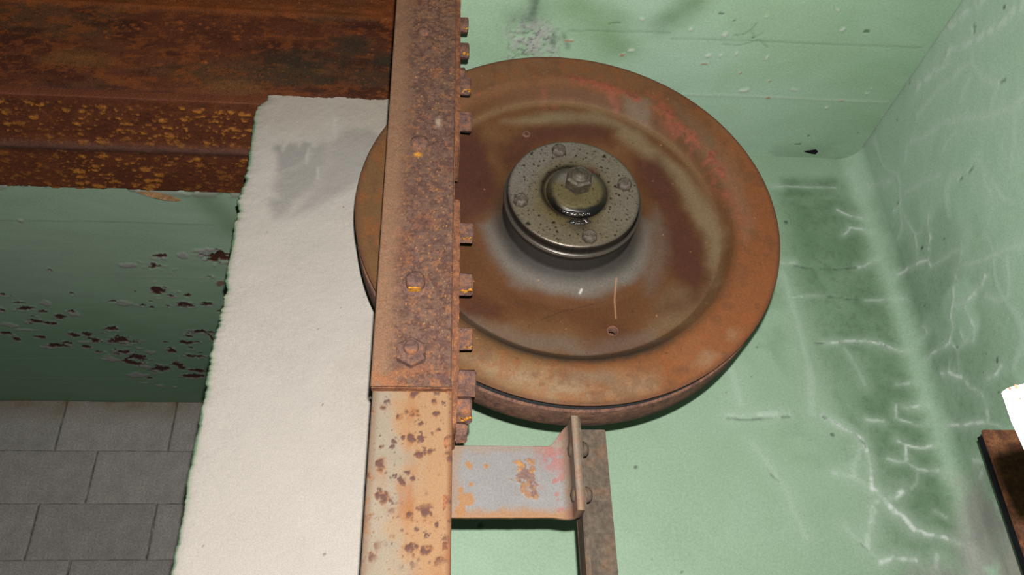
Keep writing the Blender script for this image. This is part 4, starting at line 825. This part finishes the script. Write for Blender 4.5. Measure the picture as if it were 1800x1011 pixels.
# ================================================================== STEELWORK
def rail_face(name, t, o0, x0, x1, z0, z1, yf, thick, kind, seed):
    nu = 110; zs = np.arange(z0, z1, 0.0014)
    us = np.linspace(0, 1, nu)
    # rounded arrises: extra columns down both flanks
    prof = [(x0, yf + thick), (x0, yf + .004), (x0 + .0006, yf + .0015)] + [(x0 + .002 + (x1 - x0 - .004) * u, yf) for u in us] + [(x1 - .0005, yf + .0012), (x1, yf + .003), (x1, yf + thick)]
    prof = np.array(prof); n = len(prof)
    P = np.stack([np.repeat(prof[:, 0], len(zs)), np.repeat(prof[:, 1], len(zs)), np.tile(zs, n)], 1)
    x, z = P[:, 0], P[:, 2]; u = (x - x0) / (x1 - x0)
    n1 = fbm(x, z, 14, 4, seed); n2 = fbm(x, z, 60, 4, seed + 5); n3 = fbm(x, z, 240, 3, seed + 9)
    if kind == 'upper':
        E = 1.25
        col = np.tile(lin(116, 88, 74, E), (len(P), 1)) * (.80 + .25 * n1 + .2 * n2)[:, None]
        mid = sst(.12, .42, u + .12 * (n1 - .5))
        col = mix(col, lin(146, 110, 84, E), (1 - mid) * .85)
        col = mix(col, lin(138, 102, 78, E), sst(.92, 1.06, z) * .6)
        n4 = fbm(x, z, 26, 4, seed + 15)
        col = mix(col, lin(142, 88, 58, E), sst(.56, .70, n4) * mid * .5)
        n5 = fbm(x, z, 130, 4, seed + 17, .7)
        col = mix(col, lin(96, 68, 60, E), sst(.46, .60, n5) * mid * .75)
        col = mix(col, lin(160, 108, 72, E), sst(.58, .70, fbm(x, z, 170, 3, seed + 19, .7)) * (.3 + .7 * mid) * .6)
        sp = spots(x, z, 190, seed, .55, .12, .5) * mid
        col = mix(col, lin(90, 62, 56, E), sp * sst(.35, .6, n1) * .6)
        rg = spots(x, z, 130, seed + 2, .20, .08, .24) * mid
        rgi = spots(x, z, 130, seed + 2, .20, .03, .13) * mid
        col = mix(col, lin(204, 140, 72, E), np.clip(rg - rgi, 0, 1) * .85)
        col = mix(col, lin(70, 46, 40, E), rgi * .6)
        col = mix(col, lin(206, 150, 86, E), spots(x, z, 280, seed + 3, .20, .1, .32) * mid * sst(.45, .6, n2) * .7)
        col = mix(col, lin(164, 100, 60, E), sst(z0 + .035, z0 + .004, z) * sst(.4, .6, n2) * .6)
        for cx, cz, w in ((-.030, .998, .006), (-.030, .768, .006), (-.031, .755, .005)):
            col = mix(col, lin(238, 168, 56, E), np.exp(-((np.abs(x - cx) / w) ** 2.5 + (np.abs(z - cz) / .0035) ** 2.5)) * .9)
        col = mix(col, lin(216, 192, 168, E), np.exp(-((x + .004) / .004) ** 2 - ((z - .815) / .008) ** 2) * .6)
        rel = .0018 * (n2 - .5) + .0012 * sp + .0010 * rg + .0006 * (n3 - .5)
    else:
        E = 1.95
        col = np.tile(lin(184, 168, 146, E), (len(P), 1)) * (.84 + .2 * n1 + .14 * n2)[:, None]
        og = sst(.40, .62, n1 * .5 + u * .52 + .2 * (n2 - .5))
        col = mix(col, lin(202, 150, 100, E), og * .75)
        col = mix(col, lin(190, 120, 70, E), sst(.54, .70, fbm(x, z * .35, 30, 4, seed + 21) * .7 + u * .25) * .75)
        col = mix(col, lin(150, 118, 92, E), sst(.12, .02, u) * .7); col = mix(col, lin(156, 104, 72, E), sst(.92, .985, u) * .8)
        cl = sst(.30, .48, fbm(x, z, 18, 3, seed + 31))
        h = spots(x, z, 46, seed + 4, .72, .26, .84, soft=.95) * cl
        col = mix(col, lin(184, 120, 72, E), h * .75)
        s1 = np.maximum(spots(x, z, 46, seed + 4, .72, .16, .50, soft=.5), spots(x, z, 88, seed + 6, .50, .08, .42)) * cl
        s1 = s1 * sst(.30, .48, fbm(x, z, 200, 3, seed + 37, .7))
        col = mix(col, lin(118, 84, 78, E), s1 * .92)
        col = mix(col, lin(152, 128, 126, E), spots(x, z, 180, seed + 7, .3, .08, .25) * s1 * .6)
        col = mix(col, lin(150, 100, 66, E), spots(x, z, 210, seed + 8, .25, .06, .3) * .6)
        col = mix(col, lin(206, 130, 64, E), sst(z1 - .004, z1 - .001, z) * .7)
        rel = .0006 * (n2 - .5) + .0018 * s1 + .0004 * h
    P[:, 1] -= rel
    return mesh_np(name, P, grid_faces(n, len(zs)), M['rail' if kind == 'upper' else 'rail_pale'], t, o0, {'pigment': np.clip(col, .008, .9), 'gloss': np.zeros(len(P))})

def hex_bm(R, h, axis_x=True, rot=0.0, seed=0, ch=.002):
    bm = lathe_bm([(0, -h), (R * .84, -h), (R, -h + ch), (R, 0)], 6, rot=rot)   # head grows towards -Y
    jitter(bm, .0006, seed)
    if axis_x: bmesh.ops.rotate(bm, verts=bm.verts, cent=(0, 0, 0), matrix=Matrix.Rotation(math.pi / 2, 3, 'Z'))
    return bm
def build_rail():
    o0 = (-.028, .93, -.45)
    t = thing('steel_upright', o0, 'rusty riveted angle iron upright standing in front of the wheel left edge', 'steel post')
    zj = .4035
    tag(rail_face('lower_section', t, o0, -.0735, .0215, -.45, zj, .900, .010, 'lower', 601), 'pale beige lower length with orange rust spots')
    tag(rail_face('upper_section', t, o0, -.0755, .0195, zj - .001, 1.30, .889, .012, 'upper', 641), 'purple brown pitted upper length')
    tag(obj_bm('joint_seam', jitter(box_bm((-.0742, .8915, zj - .0020), (.0200, .902, zj - .0002), .0005), .0004, 5), M['plate_rust'], t, o0), 'orange rusted step at the joint')
    tag(obj_bm('back_leg', box_bm((.0110, .900, -.45), (.0205, .980, 1.30), .001), M['plate_rust'], t, o0), 'rear leg of the angle')
    # splice plates on the side
    for za, zb, xa in ((.778, 1.30, .0275), (.357, .690, .0285)):
        bm = box_bm((.0198, .903, za), (xa, .976, zb), .0014)
        bmesh.ops.subdivide_edges(bm, edges=[e for e in bm.edges if abs((e.verts[0].co - e.verts[1].co).z) > .1], cuts=60)
        jitter(bm, .0005, 12)
        if zb < .8:
            for v in bm.verts:
                if v.co.z < .44: v.co.x -= (.44 - v.co.z) * .03
        o = obj_bm('splice_plate', bm, M['plate_rust'], t, (.024, .94, za))
        tag(o, 'lower splice plate on the right side' if zb < .8 else 'upper splice plate on the right side')
    rg = random.Random(5)
    spec = [(1.0725, .0148, .0115), (1.0130, .0150, .0120), (.9340, .0165, .0145), (.8600, .0180, .0155), (.6560, .0175, .0160), (.5730, .0185, .0150), (.4900, .0180, .0150), (.4290, .0205, .0185), (.3935, .0190, .0150), (.3640, .0145, .0110)]
    for k, (z, R, h) in enumerate(spec):
        x = .0275 if z > .77 else .0285 - max(0, (.44 - z)) * .03
        b = obj_bm('bolt', place_bm(hex_bm(R * .90, h * 1.22, True, rg.uniform(-.12, .12) + math.pi / 6 * 1, k), (x, .935, z)), M['bolt'], t, (x, .935, z))
        if k not in (0, 1, 2, 4, 5, 6, 8): continue
        # orange bloom along the lower front edge of the head
        bm = bmesh.new(); rg2 = random.Random(k); hh = h * 1.22; zb = z - R * .90 * .87
        for q in range(9):
            c = bmesh.ops.create_icosphere(bm, subdivisions=1, radius=rg2.uniform(.0014, .0026) * (1.25 if k in (1, 5, 8) else .9))
            px, py = rg2.uniform(.25, .9) * hh, rg2.uniform(-.50, .1) * R * .9
            for v in c['verts']: v.co = Vector((v.co.x * 1.3 + x + px, v.co.y + .935 + py, v.co.z * .55 + zb + rg2.uniform(0, .0018)))
        f = obj_bm('rust_bloom', bm, M['bolt_orange'], b, (x, .932, z - R * .8), True)
        f['label'] = 'orange rust bloom under the bolt'
    z = .981
    obj_bm('bolt', place_bm(hex_bm(.0105, .0095, True, .2, 33), (.0275, .955, z)), M['bolt'], t, (.0275, .955, z))
    # bolts on the front face
    def dome(x, z, R, h, y):
        bm = lathe_bm([(0, -h), (R * .45, -h * .93), (R * .8, -h * .6), (R, -h * .1), (R * 1.03, 0.001)], 20)
        jitter(bm, .0005, int(z * 1000)); return place_bm(bm, (x, y, z))
    obj_bm('rivet', dome(-.030, 1.0015, .0100, .0035, .8885), M['bolt'], t, (-.03, .888, 1.0), True)
    obj_bm('rivet', dome(-.029, .776, .0130, .0045, .8885), M['bolt'], t, (-.029, .888, .776), True)
    w = obj_bm('washer', place_bm(lathe_bm([(0, -.002), (.0165, -.002), (.0180, 0)], 24), (-.0275, .8895, .5420)), M['bolt'], t, (-.0275, .889, .542), True)
    b = obj_bm('bolt', place_bm(jitter(lathe_bm([(0, -.016), (.0085, -.0158), (.0115, -.0135), (.0122, 0)], 12), .0006, 8), (-.0275, .888, .5420)), M['bolt'], t, (-.0275, .888, .542), True)
    tag(obj_bm('rust_bloom', place_bm(jitter(box_bm((-.008, -.013, -.0008), (.007, -.003, .0008), .0004), .0005, 2), (-.0275, .888, .5300)), M['bolt_orange'], b, (-.0275, .888, .53)), 'orange rust bloom under the bolt')
    w = obj_bm('nut', place_bm(jitter(lathe_bm([(0, -.0095), (.0165, -.0095), (.0195, -.0075), (.0200, .0005)], 6, rot=math.pi / 6), .0008, 6), (-.0290, .8885, .4450)), M['bolt'], t, (-.029, .888, .445))
    w['label'] = 'big hexagonal nut low on the upper section'
    b = obj_bm('bolt_end', place_bm(lathe_bm([(0, -.0165), (.0075, -.016), (.009, -.0145), (.0095, -.005)], 14), (-.0290, .8885, .4475)), M['bolt'], w, (-.029, .888, .445), True)

def bar_pigment(P, u, v, seed):
    pass
def build_cross_bar():
    y0 = .985; k = .985
    xa, xb, za, zb = .0225, .1620, .2762, .3662
    o0 = (.09, y0, .32)
    t = thing('cross_bar', o0, 'flat grey painted cross bar with red and orange rust joining the two uprights', 'bar')
    # plate with a bent end tab, as one swept strip
    prof = [(xa + (xb - .010 - xa) * s, y0) for s in np.linspace(0, 1, 110)]
    xt = .1690
    for a in np.linspace(0, math.pi / 2, 14)[1:]:
        prof.append((xb - .010 + (xt - xb + .010) * math.sin(a), y0 - .014 * (1 - math.cos(a))))
    for s in np.linspace(0, 1, 18)[1:]: prof.append((xt + .0, y0 - .014 - .030 * s))
    prof = np.array(prof); n = len(prof)
    S = np.concatenate([[0], np.cumsum(np.hypot(np.diff(prof[:, 0]), np.diff(prof[:, 1])))])
    vs = np.linspace(0, 1, 90)
    fl = sst(xb - .018, xb + .008, prof[:, 0])             # tab flares upwards
    ztop = zb + .024 * np.repeat(fl, 90) - .0 ; zbot = za - .004 * np.repeat(fl, 90)
    V = np.stack([np.repeat(prof[:, 0], 90), np.repeat(prof[:, 1], 90), zbot + (ztop - zbot) * np.tile(vs, n)], 1)
    u = np.repeat(S, 90); v = V[:, 2]
    n1 = fbm(u, v, 16, 4, 701); n2 = fbm(u, v, 70, 4, 705); n3 = fbm(u, v, 240, 3, 709)
    E = 1.45
    col = np.tile(lin(146, 142, 140, E), (len(V), 1)) * (.86 + .2 * n1 + .08 * n2)[:, None]
    e = np.minimum(v - za, zb - v)
    col = mix(col, lin(172, 118, 62, E), sst(.014, .002, (v - za) + .012 * (n2 - .5)) * .85)
    col = mix(col, lin(160, 132, 104, E), sst(.014, .002, (zb - v) + .012 * (n2 - .5)) * .6)
    col = mix(col, lin(162, 126, 92, E), sst(.020, .004, u + .02 * (n1 - .5)) * .7)
    blob = np.exp(-(np.abs(u - .0935 + .004 * (v - .32) / .03) / .015) ** 3 - (np.abs(v - .322) / .026) ** 4)
    bl = sst(.36, .5, blob * .75 + (fbm(u, v, 110, 4, 731, .7) - .5) * 1.5)
    bl = bl * sst(.03, .15, blob)
    col = mix(col, lin(160, 112, 68, E), bl * .9); col = mix(col, lin(206, 140, 58, E), bl * sst(.55, .7, n3) * .8); col = mix(col, lin(120, 88, 84, E), bl * sst(.55, .68, fbm(u, v, 130, 3, 713)) * .8)
    red = sst(.50, .56, fbm(u, v, 75, 4, 717, .65)) * sst(.095, .125, u) * sst(.325, .350, v + (u - .12) * .5)
    red = np.maximum(red, sst(.60, .65, fbm(u, v, 110, 3, 719)) * sst(.10, .13, u))
    col = mix(col, lin(172, 104, 94, E), red * .75)
    for (cu, cv, w) in ((.0225, .3405, .0045), (.024, .317, .003), (.044, .340, .003), (.018, .298, .007), (.012, .31, .004), (.013, .285, .005)):
        col = mix(col, lin(176, 118, 52, E), sst(.30, .62, np.exp(-((u - cu) ** 2 + (v - cv) ** 2) / w ** 2 * .6) + (n2 - .5) * 1.1 + (n3 - .5) * .6) * (np.hypot(u - cu, v - cv) < w * 2) * .85)
    tab = np.repeat(sst(xb - .006, xt, prof[:, 0]), 90)
    col = mix(col, lin(146, 124, 100, E), tab * .85 * (.6 + .6 * n2)); col = mix(col, lin(168, 104, 82, E), tab * sst(.55, .66, n1) * .5)
    rel = .0006 * (n2 - .5) + .0009 * bl * n3
    V2 = V.copy(); V2[:, 1] -= rel * (1 - tab)
    front = mesh_np('plate', V2, grid_faces(n, 90), M['bar'], t, o0, {'pigment': np.clip(col, .008, .9), 'gloss': np.zeros(len(V)) + .15})
    sol = front.modifiers.new('thickness', 'SOLIDIFY'); sol.thickness = .0085; sol.offset = 1
    sol.offset = -1.0
    # rivets: left heads on the tab, right heads on the angle leg
    for z in (.3535, .2965):
        for side in (-1, 1):
            hq = .0040 if side < 0 else .0075
            bm = lathe_bm([(0, -hq), (.0050, -hq * .9), (.0084, -hq * .55), (.0098, 0)], 20)
            bmesh.ops.rotate(bm, verts=bm.verts, cent=(0, 0, 0), matrix=Matrix.Rotation(side * math.pi / 2, 3, 'Z'))
            x = .1694 if side < 0 else .1843
            o = obj_bm('rivet', place_bm(jitter(bm, .0004, int(z * 1e4) + side), (x, .9615, z)), M['angle'], t, (x, .9615, z), True)
            o['label'] = 'left rivet head' if side < 0 else 'right rivet head'

def build_angle():
    o0 = (.2, .99, -.45)
    t = thing('angle_upright', o0, 'short brown angle iron upright ending just below the wheel rim', 'steel post')
    zt = .3955
    bm = box_bm((.1782, 1.000, -.45), (.2235, 1.007, zt - .0005), .0010)
    tag(obj_bm('flat_leg', bm, M['angle'], t, o0), 'flat leg facing the room')
    bm = box_bm((.1782, .9620, -.45), (.1842, 1.0005, zt), .0012)
    tag(obj_bm('outstanding_leg', bm, M['angle'], t, o0), 'edge-on leg riveted to the cross bar')

def build_right():
    t = thing('wall_plate', (.89, 1.12, .1), 'rusty brown steel plate bracket on the right wall, half in shadow', 'bracket')
    obj_bm('face_plate', box_bm((.8385, 1.120, -.40), (.938, 1.127, .4475), .0012), M['plate_rust'], t, (.89, 1.12, .1))
    obj_bm('fixing_leg', box_bm((.929, 1.126, -.40), (.938, 1.20, .4475), .0012), M['plate_rust'], t, (.89, 1.12, .1))
    tag(obj_bm('shadow_strip', box_bm((.8362, 1.1275, -.40), (.900, 1.1370, .4405), .0008), M['black'], t, (.89, 1.12, .1)), 'black strip added as the shadow beside the plate')  # black strip added to stand in for the plate's shadow
    # near white painted flat bar whose end shows at the right edge
    t = thing('flat_bar', (.6, .37, .15), 'white painted steel bar end glaring at the right edge of the frame', 'bar')
    bm = bmesh.new()
    ch = [(.2848, .1632), (.3000, .1668), (.94, .185), (.94, .150), (.3000, .1330), (.2965, .1376), (.2905, .1500)]
    A = [bm.verts.new((x, .353 + (x - .2848) * .05 + (.163 - z) * .5, z)) for x, z in ch]
    B = [bm.verts.new((x, .359 + (x - .2848) * .05 + (.163 - z) * .5, z)) for x, z in ch]
    bm.faces.new(A); bm.faces.new(B[::-1])
    for i in range(7):
        j = (i + 1) % 7; bm.faces.new((A[i], B[i], B[j], A[j]))
    bmesh.ops.bevel(bm, geom=bm.edges[:], offset=.0006, segments=2, affect='EDGES')
    obj_bm('bar', bm, M['white_paint'], t, (.6, .37, .15))
    for k, (x, z, s) in enumerate(((.2895, .1638, .0012), (.2860, .1628, .0007), (.2915, .1585, .0006), (.2935, .1520, .0005))):
        bm = jitter(lathe_bm([(0, -.0004), (s * .8, -.0003), (s, .0002)], 9), s * .2, k)
        place_bm(bm, (x, .353 + (x - .2848) * .05 + (.163 - z) * .5 - .0001, z))
        obj_bm('rust_spot', bm, M['red_rust'], t, (x, .353, z))
    # black curled flake on the ceiling
    t = bmesh.new()
    pts = [(.812, 1.352), (.822, 1.346), (.834, 1.3395), (.8395, 1.343), (.8375, 1.352), (.830, 1.354), (.820, 1.3555)]
    A = [t.verts.new((x, y, ZC - .001 - .008 * math.sin(i / 6 * 3.1))) for i, (x, y) in enumerate(pts)]
    B = [t.verts.new((x, y, ZC - .000 - .005 * math.sin(i / 6 * 3.1))) for i, (x, y) in enumerate(pts)]
    t.faces.new(A); t.faces.new(B[::-1])
    for i in range(7):
        j = (i + 1) % 7; t.faces.new((A[i], B[i], B[j], A[j]))
    tag(obj_bm('paint_flake', t, M['black'], None, (.828, 1.349, ZC)), 'small black curled flake hanging from the green ceiling near the right corner', 'flake')

build_walls()
build_ceilings()
build_pillar()
build_blocks()
build_beam()
build_wheel()
build_rail()
build_cross_bar()
build_angle()
build_right()
for o in bpy.data.objects:
    if '_o' in o: del o['_o']
